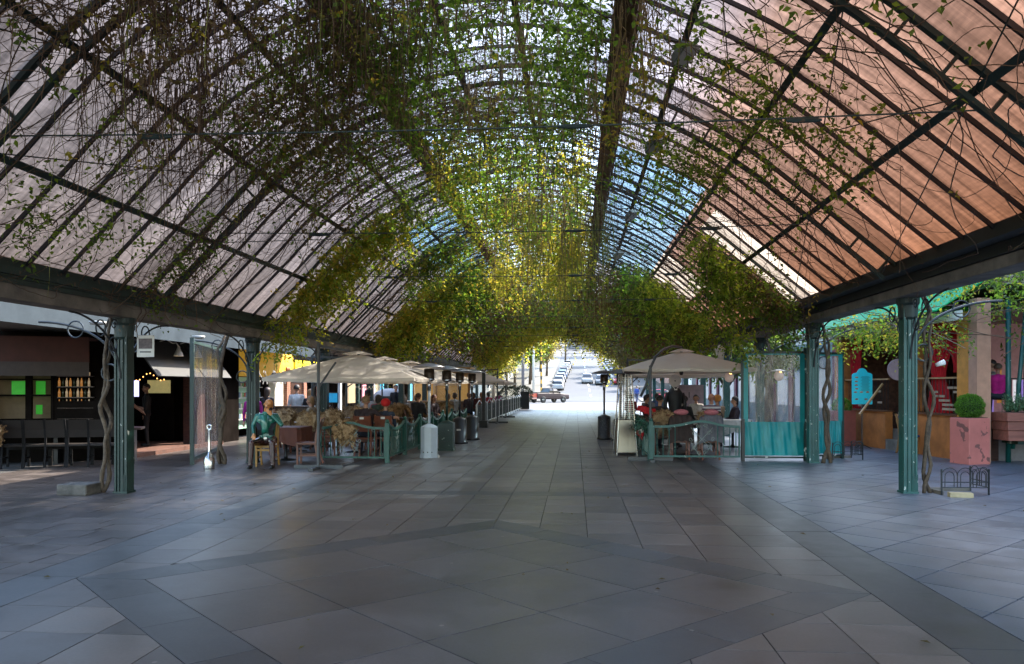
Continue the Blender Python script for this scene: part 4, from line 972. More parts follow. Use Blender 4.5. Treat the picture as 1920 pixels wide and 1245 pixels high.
# ---- patio heaters
def heater(label,x,y,kind,basem,rz=0,polem=None,hatm=None,h=2.22):
    t=thing('patio_heater',label,'patio heater',(x,y,0),rz,'mushroom patio heaters')
    n={'oct':8,'box':4,'cyl':24}[kind]; r=.205 if kind!='box' else .27
    mb=MB(); mb.lathe([(r+.02,.0),(r+.02,.07),(r,.075),(r,.72),(r*.9,.74),(.05,.80)],n,(0,0,0),Matrix.Rotation(PI/n,3,'Z')); mb.build('base',basem,t,smooth=(kind=='cyl'))
    MB().tube([(0,0,.78),(0,0,h-.62)],.032,12).build('pole',polem or basem,t,smooth=True)
    MB().tube([(0,0,h-.64),(0,0,h-.36)],.045,12).build('collar',STEEL,t,smooth=True)
    MB().lathe([(.05,h-.42),(.11,h-.4),(.125,h-.36),(.125,h-.14),(.10,h-.12)],18).build('burner',pm('burner_mesh',(.07,.05,.035),.4,metal=.6,var=.5,scale=25),t,smooth=True)
    MB().lathe([(.128,h-.385),(.13,h-.36)],18,capb=False,capt=False).build('ring',STEEL,t,smooth=True)
    MB().lathe([(.405,h-.10),(.41,h-.085),(.30,h-.045),(.17,h-.01),(.06,h+.01),(0,h+.012),(.06,h+.004),(.17,h-.018),(.30,h-.055),(.405,h-.10)],32,capb=False,capt=False).build('reflector',hatm or pm('brushed_hat',(.30,.29,.29),.35,metal=.85,var=.15),t,smooth=True)
    if kind!='box':
        o=MB(); o.lathe([(.03,-.015),(.03,.015)],12,(.22,0,.03),Matrix.Rotation(R(90),3,'X')); o.build('wheel',WHITE if kind=='oct' else BLACK,t)
    else:
        o=MB()
        for z in (.25,.5): o.box((-.06,-.194,z),(.09,.01,.012)); o.box((.08,-.194,z),(.09,.01,.012))
        o.build('vents',BLACK,t)
    return t
SILV=pm('pale_blue_grey_enamel',(.42,.47,.52),.35,var=.06)
h=heater('silver grey octagonal patio heater nearest the camera on the left walkway edge',-3.43,18.55,'oct',SILV)
o=MB(); 
for i in (-1,0,1): o.box((.1*i,-.2,.14),(.022,.012,.028))
o.build('holes',BLACK,h)
heater('green square based patio heater behind the silver one',-3.35,20.64,'box',GREEN,0,GREEN)
h=heater('black cylinder patio heater with a sticker behind the green one',-3.38,23.2,'cyl',BLACK)
MB().box((.0,-.207,.42),(.12,.004,.05)).build('sticker',WHITE,h)
heater('second black cylinder patio heater, farthest on the left walkway edge',-3.24,24.9,'cyl',BLACK)
BRH=pm('brown_hat',(.07,.05,.04),.5,metal=.5,var=.3)
heater('black speckled patio heater with brown hat on the right walkway edge',.93,25.5,'cyl',pm('speckled_black',(.02,.02,.022),.4,chips=(.2,.2,.2),chip_t=.62,chip_s=60),0,BRH,BRH,2.2)
heater('smaller dark patio heater behind the steel pyramid heater',1.32,23.2,'cyl',BLACK,0,BRH,BRH,2.18)
# pyramid heater
t=thing('pyramid_heater','tall stainless pyramid heater with wire cage and tan panel','patio heater',(1.24,19.83,0),R(8))
mb=MB()
for sx in (-1,1):
    for sy in (-1,1): mb.bar((sx*.25,sy*.25,0),(sx*.13,sy*.13,1.98),.022,.022)
mb.build('frame',STEEL,t)
mb=MB(); V=[(-.235,-.235,.06),(.235,-.235,.06),(.235,.235,.06),(-.235,.235,.06),(-.19,-.19,.86),(.19,-.19,.86),(.19,.19,.86),(-.19,.19,.86)]
mb.add(V,[(3,2,1,0),(4,5,6,7),(0,1,5,4),(1,2,6,5),(2,3,7,6),(3,0,4,7)]); mb.build('panel',pm('satin_steel',(.36,.32,.26),.3,metal=.75,var=.12,scale=2),t,bevel=.008)
mb=MB()
for k in range(22):
    z=.9+k*.048; q=.25-.12*z/1.98
    for a,b in (((-q,-q),(q,-q)),((q,-q),(q,q)),((q,q),(-q,q)),((-q,q),(-q,-q))): mb.rod((*a,z),(*b,z),.0035,4)
for sx in (-.06,.06):
    for s in (-1,1): mb.rod((sx,s*.2,.88),(sx*.6,s*.13,1.98),.0035,4)
mb.build('wire_guard',STEEL,t); MB().tube([(0,0,.86),(0,0,1.95)],.05,14).build('glass_tube',clear_mat('tube_glass',(.9,.9,.9),.3,.05,trl=.1),t,smooth=True)
mb=MB(); mb.add([(-.42,-.42,2.0),(.42,-.42,2.0),(.42,.42,2.0),(-.42,.42,2.0),(-.1,-.1,2.1),(.1,-.1,2.1),(.1,.1,2.1),(-.1,.1,2.1)],[(3,2,1,0),(4,5,6,7),(0,1,5,4),(1,2,6,5),(2,3,7,6),(3,0,4,7)]); mb.build('hood',BRH,t)
# ---- wrought railings
def scroll(mb,c,r,s,ax,flip=1): mb.arc(c,r,0 if flip>0 else 180,(400 if flip>0 else -220)*s,.006,ax,4,18,r1=r*.2)
def railing(label,x,y,rz,w,style='arch',m=TEALP,h=.85,group='green wrought iron railings',post=True):
    t=thing('railing',label,'railing',(x,y,0),rz,group)   # local x along the railing
    mb=MB(); b=.12; yb=0
    N=20
    def top(u):
        if style=='arch': return h-.1+.12*math.exp(-((u-.55)/.22)**2)
        if style=='dip': return h-.02-.14*math.sin(PI*min(1,u*1.02))
        return h
    pts=[(.05+(w-.1)*i/N,0,top(i/N)) for i in range(N+1)]
    mb.sweep(pts,Vector((0,0,1)),Vector((0,1,0)),.028,.022); mb.bar((.05,0,b),(w-.05,0,b),.05,.04); 
    for xx in (.06,w-.06): mb.bar((xx,0,b-.02),(xx,0,h-.1),.036,.036)
    mb.build('frame',m,t)
    mb=MB(); c=w*.56; nb=int(w/.13)
    for i in range(1,nb):
        u=i/nb
        if style=='arch' and .33<u<.72: continue
        mb.rod((w*u,0,b),(w*u,0,top(u)),.011,5)
    mb.build('bars',m,t)
    if style in('arch','dip'):
        mb=MB(); zc=(b+h)/2; k=(1 if style=='arch' else .6)
        for s in (-1,1):
            mb.tube([(c+s*.05,0,b+.02),(c+s*.22*k,0,zc-.12),(c+s*.02,0,zc+.02),(c+s*.2*k,0,zc+.2),(c+s*.02,0,h-.06)],.007,5)
            mb.tube([(c-s*.24*k,0,zc-.26),(c,0,zc),(c+s*.24*k,0,zc+.26)],.006,5)
            for (dx,dz,r) in ((.16,.14,.06),(.16,-.18,.06),(.08,.3,.05),(.07,-.3,.05),(.24,.0,.05)):
                mb.arc((c+s*dx*k,0,zc+dz),r*(.7+.3*k),0,s*420,.006,0,4,18,r1=.01)
        if style=='arch':
            for u in (.08,.2,.82,.93):
                for zz in (b+.06,h-.16): mb.arc((w*u,0,zz),.045,0,400,.005,0,4,14,r1=.012)
        mb.build('scrollwork',pm('pale_green_iron',(.22,.27,.25),.5,var=.5),t)
    if post:
        mb=MB(); mb.bx(-.045,.045,-.045,.045,0,h+.02); mb.build('post',m,t,bevel=.004); MB().ell((0,0,h+.05),(.045,.045,.045),10,6).build('finial',m,t,smooth=True)
    return t
railing('right front scroll railing between the corner post and the teal screen',1.70,18.0,0,2.0,'arch',TEALP,.88)
RGR=pm('railing_green',(.010,.075,.055),.4,var=.25)
railing('left front scroll railing under a draped sheepskin beside the corner post',-4.1,17.15,PI,1.55,'arch',RGR,.86)
ordn=['first','second','third','fourth','fifth','sixth','seventh','eighth','ninth','tenth','eleventh','twelfth','thirteenth','fourteenth','fifteenth']
r0=railing('first panel from the corner post of the left side railing',-4.15,17.35,R(90),1.83,'dip',RGR,.86)
for i in range(1,7): dup(r0,(-4.15,17.35+1.85*i,0),R(90),'%s panel from the corner post of the left side railing'%ordn[i])
r0=railing('first panel behind the corner post of the right side railing',1.68,18.1,R(90),1.6,'dip',TEALP,.8)
for i in range(1,5): dup(r0,(1.68,18.1+1.62*i,0),R(90),'%s panel behind the corner post of the right side railing'%ordn[i])
def zig(label,x,y):
    t=thing('zigzag_fence',label,'fence',(x,y,0),R(90),'zigzag topped fence panels'); w=1.9
    mb=MB(); mb.bx(-.03,.03,-.03,.03,0,.95); mb.build('post',pm('silver_post',(.5,.52,.52),.4,metal=.5),t)
    mb=MB(); mb.bar((0,0,.95),(w*.5,0,1.12),.03,.03); mb.bar((w*.5,0,1.12),(w,0,.95),.03,.03); mb.bar((0,0,.15),(w,0,.15),.03,.03); mb.build('rail',MC['silver_post'],t)
    mb=MB()
    for i in range(1,12): mb.rod((w*i/12,0,.15),(w*i/12,0,.95),.01,4)
    mb.bx(.05,w-.05,.02,.03,.2,.85); mb.build('infill',GREEN,t); return t
z0=zig('first panel of the zigzag topped fence, beside the square dark post',-4.0,32.2)
for i in range(1,14): dup(z0,(-4.0,32.2+1.93*i,0),R(90),'%s panel of the zigzag topped fence along the far walkway'%ordn[i])
# A-board
t=thing('sign_board','dark folding pavement board at the far end of the left fence','sign board',(-3.75,59.5,0))
mb=MB(); mb.bar((0,-.25,.05),(0,-.02,1.35),.66,.04); mb.build('front_board',pm('board_grey',(.05,.05,.055),.6),t); MB().bar((0,.3,.05),(0,.02,1.35),.66,.04).build('back_board',MC['board_grey'],t)
# ---- chairs, tables
CH=pm('red_brown_chair_wood',(.17,.055,.03),.32,var=.3,scale=7,coat=.2)
def chair(label,m=CH,seatm=None,group='wooden dining chairs',solid=True):
    t=thing('dining_chair',label,'chair',(0,0,0),0,group)
    # faces -y; seat .45
    MB().box((0,0,.455),(.43,.42,.05)).build('seat',seatm or m,t,bevel=.012)
    for sx in (-1,1):
        MB().bar((sx*.19,-.18,0),(sx*.19,-.18,.43),.04,.04).build('leg',m,t)
        MB().sweep([(sx*.19,.30,0),(sx*.19,.235,.2),(sx*.19,.20,.43),(sx*.19,.21,.6),(sx*.19,.25,.8),(sx*.19,.32,1.0)],Vector((1,0,0)),Vector((0,1,0)),.018,.022).build('leg',m,t)
    mb=MB()
    if solid: mb.sweep([(0,.215,.62),(0,.25,.78),(0,.315,.985)],Vector((1,0,0)),Vector((0,1,0)),.172,.011)
    mb.build('backrest',m if not seatm else seatm,t)
    mb=MB(); mb.bar((-.19,-.18,.38),(.19,-.18,.38),.03,.05); mb.bar((-.19,-.16,.2),(-.19,.22,.2),.02,.03); mb.bar((.19,-.16,.2),(.19,.22,.2),.02,.03); mb.build('stretcher',m,t); return t
c0=chair('red brown wooden chair standing alone in side view at the walkway edge')
c0.location=(-5.75,16.75,0); c0.rotation_euler=(0,0,R(-82)); MB().box((.0,.331,.94),(.1,.006,.05)).build('name_plate',WHITE,c0)
def table(label,w=1.1,d=.8,cloth=None,group='dining tables'):
    t=thing('dining_table',label,'table',(0,0,0),0,group)
    MB().box((0,0,.745),(w,d,.035)).build('tabletop',WOODD,t,bevel=.006); MB().lathe([(.27,0),(.27,.02),(.05,.05),(.035,.1),(.035,.73)],14).build('leg',BLACK,t,smooth=True)
    if cloth:
        mb=MB(); n=36; V=[];W2=[]
        for i in range(n):
            a=2*PI*i/n; m_=max(abs(cos(a)),abs(sin(a))); x=cos(a)/m_*(w/2+.012); y=sin(a)/m_*(d/2+.012); f=1+.03*sin(i*2.3); V.append((x,y,.767)); W2.append((x*(1.03*f),y*(1.03*f),.767-.3-.12*(abs(cos(a)*sin(a))*2)))
        mb.add(V+W2,[tuple(range(n))]+[(i,n+i,n+(i+1)%n,(i+1)%n) for i in range(n)]); mb.build('cloth',cloth,t)
    return t
BC=pm('brown_tablecloth',(.13,.04,.025),.7,var=.2); WC=pm('white_tablecloth',(.6,.57,.52),.7)
tb=table('square table with a hanging brown cloth beside the seated statue',.95,.85,BC); tb.location=(-6.55,17.6,0)
FURM=leaf_mat('sheep_fur',[(.12,.062,.028),(.24,.135,.06),(.40,.26,.13),(.18,.10,.045)],.8,.15,.9)
def sheepskin(label,loc,rz,group='sheepskins over chair backs',m=None,low=False):
    t=thing('sheepskin',label,'sheepskin',loc,rz,group); m=m or FURM
    # saddle over a chair back at y=.3, z~1.0
    V=[];nu=14;nv=16
    for j in range(nv+1):
        q=j/nv*2-1   # -1 front bottom ... 1 back bottom
        for i in range(nu+1):
            u=i/nu*2-1; w_=.25*(1-.35*abs(q)**3)*(1+.15*sin(j*1.9)); n_=.03*sin(i*1.1+j*1.3)+.025*sin(i*.7-j*1.1)
            y=.285+.11*sin(q*PI/2)*(1.05)+.03*sin(u*5+q*3); z=1.06-.55*abs(q)**1.6*(1.0 if q>0 else .7)-.05*u*u+n_
            V.append((u*w_,y+(.05 if q>0 else -.05)*abs(q)+n_*.6,z))
    F=[(j*(nu+1)+i,j*(nu+1)+i+1,(j+1)*(nu+1)+i+1,(j+1)*(nu+1)+i) for j in range(nv) for i in range(nu)]
    mb=MB(); mb.add(V,F); mb.build('hide',pm('hide_tan',(.38,.25,.13),.9,var=.35,scale=12,bump=.6),t,smooth=True)
    A=np.array(V); k=2400; P=A[nr.integers(0,len(A),k)]+nr.normal(size=(k,3))*.014; D=P-np.array([0,.285,.75]); D[:,2]-=.15; D=unit(D)+nr.normal(size=(k,3))*.5
    Vv,T=leaves_geo(P,D,nr.uniform(.018,.04,k),.5,.4); raw_mesh('wool',Vv,T,m,t); return t
# statue's neighbours and the crowd of chairs under the left parasols
sk0=sheepskin('curly brown sheepskin over the chair between statue and side view chair',(-6.3,18.7,0),R(175))
sk1=sheepskin('long tan sheepskin hanging over the front left railing',(-4.95,17.1,-.2),R(4)); sk1.location=(-5.05,16.92,-.13)
pos=[]; k=0
rows=[(-7.3,19.2),(-6.0,19.0),(-7.9,20.9),(-6.7,20.8),(-5.4,20.7),(-7.4,22.0),(-6.2,22.2),(-5.0,22.3),(-6.8,24.3),(-5.6,24.4),(-7.2,26.2),(-6.0,26.4),(-5.2,26.6),(-5.4,28.6),(-6.5,28.4)]
nm=['behind the statue table','in the first row','nearest the grey cabinet','second from the cabinet','third from the cabinet','under the second parasol, left','under the second parasol, middle','under the second parasol by the railing','under the third parasol, left','under the third parasol, right','behind the third parasol, left','behind the third parasol, middle','behind the third parasol by the railing','by the black heaters','near the food kiosk']
for i,(x,y) in enumerate(rows):
    r_=rnd.choice([0,PI,0,PI/2])+rnd.uniform(-.2,.2)
    c=dup(c0,(x,y,0),r_,'dark wooden chair under a sheepskin '+nm[i]); s=dup(sk0,(x,y,0),r_,'tan sheepskin over the chair '+nm[i])
tb0=table('dark dining table under the first left parasol',1.0,.8); tb0.location=(-5.6,19.9,0)
for i,(x,y,l) in enumerate(((-7.2,20.1,'dark dining table near the cabinet'),(-6.6,23.2,'dark dining table under the second parasol'),(-5.4,23.4,'dark dining table under the second parasol by the railing'),(-6.4,25.3,'dark dining table under the third parasol'),(-5.3,27.5,'dark dining table by the black heaters'))): dup(tb0,(x,y,0),rnd.uniform(-.1,.1),l)
# bar chairs in a row at the dark restaurant
bc=chair('black slatted chair at the long dark table, leftmost of the row',pm('black_chair',(.007,.006,.006),.75,spec=.2),pm('worn_seat',(.014,.010,.008),.6,spec=.3),'chairs along the dark restaurant table')
for i in range(6):
    x=-11.55+.40*i*.97; y=15.6+.12*i; l='black chair number %s along the dark long table'%ordn[i]
    if i==0: bc.location=(x,y,0); bc.rotation_euler=(0,0,PI+R(22))
    else: dup(bc,(x,y,0),PI+R(22)+rnd.uniform(-.12,.12),['','black chair second from the left along the dark long table','black chair third from the left along the dark long table','black chair in the middle of the row at the dark long table','black chair third from the column along the dark long table','black chair second from the column along the dark long table','black chair of the long dark table row nearest the column'][i])
lt=thing('long_table','long black table under the red brown awning','table',(-11.3,16.6,0),R(22)); MB().box((0,0,.74),(3.4,.7,.05)).build('tabletop',WOODD,lt,bevel=.01)
for sx in (-1.5,0,1.5): MB().bar((sx,0,0),(sx,0,.71),.08,.5).build('leg',BLACK,lt)
dup(sk0,(-11.75,15.2,-.12),PI+R(22),'pale sheepskin draped over a chair at the left edge of the picture')
# cabinet with monitor
t=thing('drawer_cabinet','dark wooden cabinet with silver drawer pulls behind the diners','cabinet',(-7.95,22.7,0))
MB().box((0,0,.58),(1.5,.5,1.0)).build('carcass',WOODD,t,bevel=.01); MB().box((0,0,1.10),(1.56,.56,.035)).build('top',WOODD,t,bevel=.006)
for x in (-.38,.3): 
    MB().box((x,-.256,.96),(.6,.012,.2)).build('drawer',WOODD,t,bevel=.004); MB().bar((x-.1,-.28,.97),(x+.1,-.28,.97),.02,.015).build('handle',STEEL,t)
t=thing('monitor','small computer monitor with a blue screen on the cabinet','monitor',(-7.0,22.4,1.12),R(-6))
MB().box((0,0,.24),(.44,.03,.3)).build('housing',BLACK,t,bevel=.005); MB().box((0,-.017,.24),(.4,.004,.26)).build('screen',pm('blue_screen',(.03,.3,.6),.3,emit=.3,ecol=(.03,.35,.7),var=.5,scale=4),t); MB().bar((0,.02,0),(0,.02,.12),.05,.03).build('stand',BLACK,t)
# clear screen in green frame
t=thing('clear_wind_screen','clear plastic wind screen in a tall green frame behind the vine stem','screen',(-8.14,16.36,0),math.atan2(3.3,-.91))
w_=3.42; mb=MB(); mb.bx(-.04,.04,-.04,.04,0,2.72); mb.build('post',GREEN,t); mb=MB(); mb.bx(.045,w_,-.02,.02,2.6,2.66); mb.bx(.045,w_,-.02,.02,.08,.16); mb.bx(w_,w_+.06,-.03,.03,0,2.7); mb.build('frame',GREEN,t)
mb=MB(); nu,nv=40,24; V=[(.05+(w_-.06)*i/nu,.012*sin(i*.9)+.01*sin(i*.35+j*.2),.16+2.44*j/nv) for j in range(nv+1) for i in range(nu+1)]
mb.add(V,[(j*(nu+1)+i,j*(nu+1)+i+1,(j+1)*(nu+1)+i+1,(j+1)*(nu+1)+i) for j in range(nv) for i in range(nu)]); mb.build('sheet',clear_mat('crinkled_plastic',(.55,.5,.5),.3,.12,bump=.9,streak=.35,trl=.14),t,smooth=True)
# steel ash stand
t=thing('ash_stand','polished steel ashtray stand on the open floor left of the second column','ashtray',(-7.4,15.6,0))
MB().lathe([(.105,0),(.108,.02),(.105,.2),(.06,.30),(.032,.34),(.026,.36),(.026,.78),(.03,.80)],20).build('body',STEEL,t,smooth=True); MB().arc((0,0,.85),.045,0,360,.018,0,8,18).build('ring',STEEL,t,smooth=True); MB().ell((.02,0,.80),(.04,.03,.03)).build('neck',STEEL,t,smooth=True)
# chandeliers
def chandelier(label,loc):
    t=thing('chandelier',label,'chandelier',loc,0,'wire chandeliers')
    mb=MB(); mb.rod((0,0,0),(0,0,.6),.006,5)
    for i in range(10):
        a=2*PI*i/10; mb.tube([(0,0,.1),(.16*cos(a),.16*sin(a),-.1),(.34*cos(a),.34*sin(a),-.08),(.42*cos(a),.42*sin(a),.05)],.008,5)
    mb.build('arms',IRON,t); mb=MB()
    for i in range(10):
        a=2*PI*i/10
        for k in range(3): mb.ell(((.2+.1*k)*cos(a+.1*k),(.2+.1*k)*sin(a+.1*k),-.18-.05*(k%2)),(.012,.012,.03),5,4)
        mb.lathe([(.012,0),(.012,.06)],6,(.42*cos(a),.42*sin(a),.05))
    mb.build('crystals',pm('crystal',(.7,.65,.6),.1,metal=.3,emit=.15,ecol=(1,.85,.6)),t); return t
chandelier('glass chandelier hanging before the yellow wall',(-8.1,20.9,2.0)); chandelier('chandelier with drops under the first left parasol',(-6.3,24.0,1.85))
# paper notice on the first column
t=thing('paper_notice','white paper notice with a dark picture hung beside the nearest left column','notice',(-6.7,11.95,2.3))
MB().box((0,0,0),(.28,.008,.34)).build('sheet',WHITE,t); MB().box((0,-.006,.04),(.22,.003,.16)).build('picture',pm('dark_print',(.12,.09,.09),.6,var=.6,scale=12),t); MB().box((0,-.006,-.09),(.18,.003,.02)).build('caption',BLACK,t)
# tree boxes, guards
t=thing('concrete_planter','low rough concrete planter block at the foot of the nearest left column','planter',(-7.62,11.75,0)); MB().bx(-.28,.2,-.2,.2,0,.17).build('block',pm('block_concrete',(.09,.08,.068),.9,var=.6,scale=6,bump=.6),t,bevel=.02); 
def guard(label,x,y,rz):
    t=thing('tree_guard',label,'tree guard',(x,y,0),rz,'hooped iron tree guards')
    for s,(a,b) in enumerate((((-.36,-.25),(.36,-.25)),((.36,-.25),(.36,.25)))):
        mb=MB(); a=Vector((*a,0));b=Vector((*b,0)); d=(b-a); L=d.length; d.normalize(); nh=3 if s==0 else 2
        for z in (.12,.2) : mb.rod(a+Vector((0,0,z)),b+Vector((0,0,z)),.008,5)
        for i in range(nh):
            c=a+d*(L*(i+.5)/nh); 
            for r,zt in ((.12,.42),(.07,.36)):
                pts=[c-d*r+Vector((0,0,.12)),c-d*r+Vector((0,0,zt-r))]+[c+d*(r*math.cos(PI-PI*q/8))+Vector((0,0,zt-r+r*math.sin(PI*q/8))) for q in range(1,8)]+[c+d*r+Vector((0,0,zt-r)),c+d*r+Vector((0,0,.12))]
                mb.tube(pts,.007,5)
        for e in (a,b): mb.bar(e,e+Vector((0,0,.4)),.02,.02)
        mb.build('hoops',IRON,t)
    mb=MB(); mb.bx(-.36,-.33,-.25,.25,0,.06); mb.bx(-.33,.33,.22,.25,0,.06); mb.build('kerb',CONC,t); return t
guard('hooped iron tree guard around the stem by the nearest right column',5.95,12.95,R(4)); guard('hooped iron tree guard by the teal plastic screen',6.15,18.9,R(10))
o=MB().bx(-.16,.16,-.07,.07,0,.075).build('wood_block',pm('pale_block',(.42,.34,.2),.8,var=.2),None,loc=(5.78,12.45,0),bevel=.006); tag(o,'pale wooden block lying in front of the tree guard','block'); o.rotation_euler=(0,0,R(-8))
o=MB().lathe([(.03,0),(.045,.13),(.042,.13),(.028,.005)],14,M=Matrix.Rotation(R(70),3,'Y')).build('paper_cup',WHITE,None,smooth=True,loc=(RX+.36,12.75,2.0)); tag(o,'white cup tied to the vine stem by the nearest right column','cup')
# ---- right: plastic enclosure
TARP=pm('teal_tarpaulin',(.0,.24,.25),.35,var=.2,scale=2,bump=.3,bscale=3)
def tarp(label,x,y,rz,w,h0=.12,h1=2.42,mid=.88):
    t=thing('plastic_screen',label,'screen',(x,y,0),rz,'teal and clear plastic screens')
    mb=MB(); mb.bx(-.03,.03,-.03,.03,0,h1+.12); mb.bx(w-.03,w+.03,-.03,.03,0,h1+.12); mb.bx(.03,w-.03,-.02,.02,h1,h1+.05); mb.bx(.03,w-.03,-.02,.02,.06,.1); mb.build('frame',GREEN,t)
    def sheet(u0,u1,z0,z1,amp,n=48,m=14):
        V=[(u0+(u1-u0)*i/n,-.035+amp*sin(i*.55+.4*sin(j*.4))*(1-.5*j/m)+amp*.5*sin(i*1.3+j*.3),z0+(z1-z0)*j/m) for j in range(m+1) for i in range(n+1)]
        q=MB(); q.add(V,[(j*(n+1)+i,j*(n+1)+i+1,(j+1)*(n+1)+i+1,(j+1)*(n+1)+i) for j in range(m) for i in range(n)]); return q
    sheet(0.02,w-.02,h0,mid,.02).build('lower_tarp',TARP,t,smooth=True)
    sheet(.12,w-.12,mid+.002,h1-.03,.004).build('clear_pane',clear_mat('clear_pvc',(.75,.75,.78),.3,.08,bump=.5,streak=.3,bs=5,trl=.08),t,smooth=True)
    q=MB(); q.bx(.02,.12,-.04,-.03,mid+.002,h1); q.bx(w-.12,w-.02,-.04,-.03,mid+.002,h1); q.bx(.12,w-.12,-.04,-.03,h1-.03,h1); q.build('border',TARP,t); return t
tarp('wide clear plastic screen with a teal skirt left of the second right column',3.78,18.35,0,1.38)
tarp('narrow creased plastic screen with a teal skirt right of the second right column',5.5,18.9,R(12),.72)
o=MB().bx(-.035,.035,-.035,.035,0,.95).build('black_post',BLACK,None,loc=(3.74,18.1,0)); tag(o,'short black post between the right front railing and the teal screen','post')
# menu board
t=thing('menu_board','turquoise menu board with scalloped top on a thin black stand','sign',(7.75,22.2,0),R(-6))
mb=MB(); P=[(-.26,1.2),(.26,1.2),(.26,2.0)]+[(.22,2.04),(.14,2.06)]+[(.12*cos(a),2.06+.12*sin(a)) for a in [PI*i/8 for i in range(1,8)]]+[(-.14,2.06),(-.22,2.04),(-.26,2.0)]
n=len(P); mb.add([(x,-.012,z) for x,z in P]+[(x,.012,z) for x,z in P],[tuple(range(n)),tuple(range(2*n-1,n-1,-1))]+[(i,n+i,n+(i+1)%n,(i+1)%n) for i in range(n)]); mb.build('board',pm('turquoise_board',(.0,.58,.64),.5,var=.06),t)
mb=MB()
for i in range(16): mb.box((.08,-.016,1.95-.026*i),(.2+.04*sin(i*2),.003,.007))
mb.build('menu_text',pm('menu_ink',(.01,.12,.14),.6),t)
mb=MB()
for (x,z) in ((-.14,1.93),(-.15,1.82),(-.15,1.72),(-.14,1.62),(-.17,1.53),(-.02,1.53),(.14,1.53),(-.14,1.34),(.1,1.34)): mb.ell((x,-.014,z),(.045,.004,.022),8,6); 
mb.build('food_pictures',pm('food_print',(.35,.16,.08),.6,var=.7,scale=30),t)
mb=MB(); mb.bx(-.012,.012,.0,.024,0,1.2); 
for a in (0,120,240): mb.rod((0,0,.12),(.25*cos(R(a)),.25*sin(R(a)),0),.01,5)
mb.build('stand',BLACK,t)
# round disc sign
o=MB().lathe([(.27,-.012),(.27,.012)],28,M=Matrix.Rotation(R(90),3,'X')).build('round_sign',pm('dusty_pink_disc',(.28,.19,.2),.6),None,loc=(8.0,20.4,2.1)); tag(o,'round dusty pink disc hanging left of the nearest right column','sign')
# planter with topiary ball
PINK=pm('pink_terracotta',(.55,.17,.14),.6,var=.15,scale=2,bump=.2,chips=(.2,.08,.07),chip_t=.6,chip_s=5)
t=thing('topiary_planter','tall square pink planter with a clipped green ball beside the orange terrace','planter',(8.55,18.0,0),R(18))
mb=MB(); mb.bx(-.27,.27,-.27,.27,0,1.0); mb.build('pot',PINK,t,bevel=.012); MB().bx(-.24,.24,-.24,.24,.98,1.01).build('soil',pm('soil',(.04,.025,.015),.95),t)
def ball(r,k,leaf): 
    d=unit(nr.normal(size=(k,3))); P=d*r*nr.uniform(.82,1.0,(k,1))*(1+.05*np.sin(d[:,:1]*9+2)*np.sin(d[:,1:2]*8)+.04*np.sin(d[:,2:]*11)); V,T=leaves_geo(P,d+nr.normal(size=(k,3))*.6,nr.uniform(leaf*.6,leaf,k),.5); return V,T
BOX=leaf_mat('box_leaf',[(.07,.16,.02),(.11,.24,.03),(.16,.32,.05)],1.6,.4)
V,T=ball(.28,7000,.04); V[:,2]+=1.24; raw_mesh('crown',V,T,BOX,t); MB().ell((0,0,1.24),(.24,.24,.24),16,12).build('inner_branches',pm('ball_core',(.03,.06,.015),.9),t)
t=thing('topiary_planter','rust red planter with low box foliage behind the menu board','planter',(7.6,23.4,0)); MB().bx(-.3,.3,-.3,.3,0,1.0).build('pot',pm('rust_pot',(.25,.05,.03),.6),t,bevel=.01)
V,T=ball(.26,2500,.05); V[:,2]+=1.1; raw_mesh('crown',V,T,BOX,t)
# long planter on green poles
t=thing('trough_planter','long reddish wooden trough planter held by tall green poles at the right edge','planter',(10.0,17.95,0),R(2))
mb=MB()
for z0,z1,e in ((.52,.74,.0),(.745,.93,.02),(.935,1.12,.05)): mb.bx(-.85-e,2.6+e,-.3-e,.3+e,z0,z1)
mb.build('trough',pm('reddish_boards',(.24,.085,.06),.65,var=.3,scale=3,stretch=(.5,4,4)),t,bevel=.008); MB().bx(-.8,2.5,-.26,.26,1.10,1.125).build('soil',MC['soil'],t)
LAV=leaf_mat('lavender_leaf',[(.06,.12,.07),(.10,.2,.10),(.14,.26,.14)],1.3,.3)
P=np.stack([nr.uniform(-.7,2.5,900),nr.uniform(-.25,.25,900),np.full(900,1.12)],1); a,b,c=sprays(P,np.array([0,0,1.])+nr.normal(size=(900,3))*.25,9,.3,.07,.0); V,T=leaves_geo(a,b+np.array([0,0,1.2]),c,.3); raw_mesh('shrub',V,T,LAV,t)
mb=MB(); mb.tube([(-.45,.42,0),(-.45,.42,3.6)],.055,12); mb.build('pole',TEALP,t,smooth=True); mb=MB(); mb.tube([(-.35,.42,.3),(-.05,.42,3.6)],.045,12); mb.build('pole',TEALP,t,smooth=True); mb=MB(); mb.bx(-.6,-.3,-.2,.4,.44,.515); mb.build('bracket',GREEN,t)
o=MB().bx(-.1,3,0,.12,0,.5).build('grey_plinth_wall',MC['grey_plinth'],None,loc=(9.2,18.7,0)); tag(o,'low grey plinth wall under the trough planter','wall')
# ornate chair
oc=chair('ornate oval backed chair with blue upholstery in front of the low orange wall',pm('gilt_wood',(.28,.14,.05),.45),pm('blue_upholstery',(.06,.06,.16),.6,var=.6,scale=20),'ornate chairs'); oc.location=(8.35,20.5,0); oc.rotation_euler=(0,0,R(20))
MB().lathe([(.19,-.015),(.205,0),(.19,.015)],24,(0,.30,.84),Matrix.Rotation(R(90),3,'X')).build('oval_back',MC['blue_upholstery'],oc); MB().arc((0,.285,.84),.2,0,360,.016,0,6,24).build('back_rim',MC['gilt_wood'],oc)
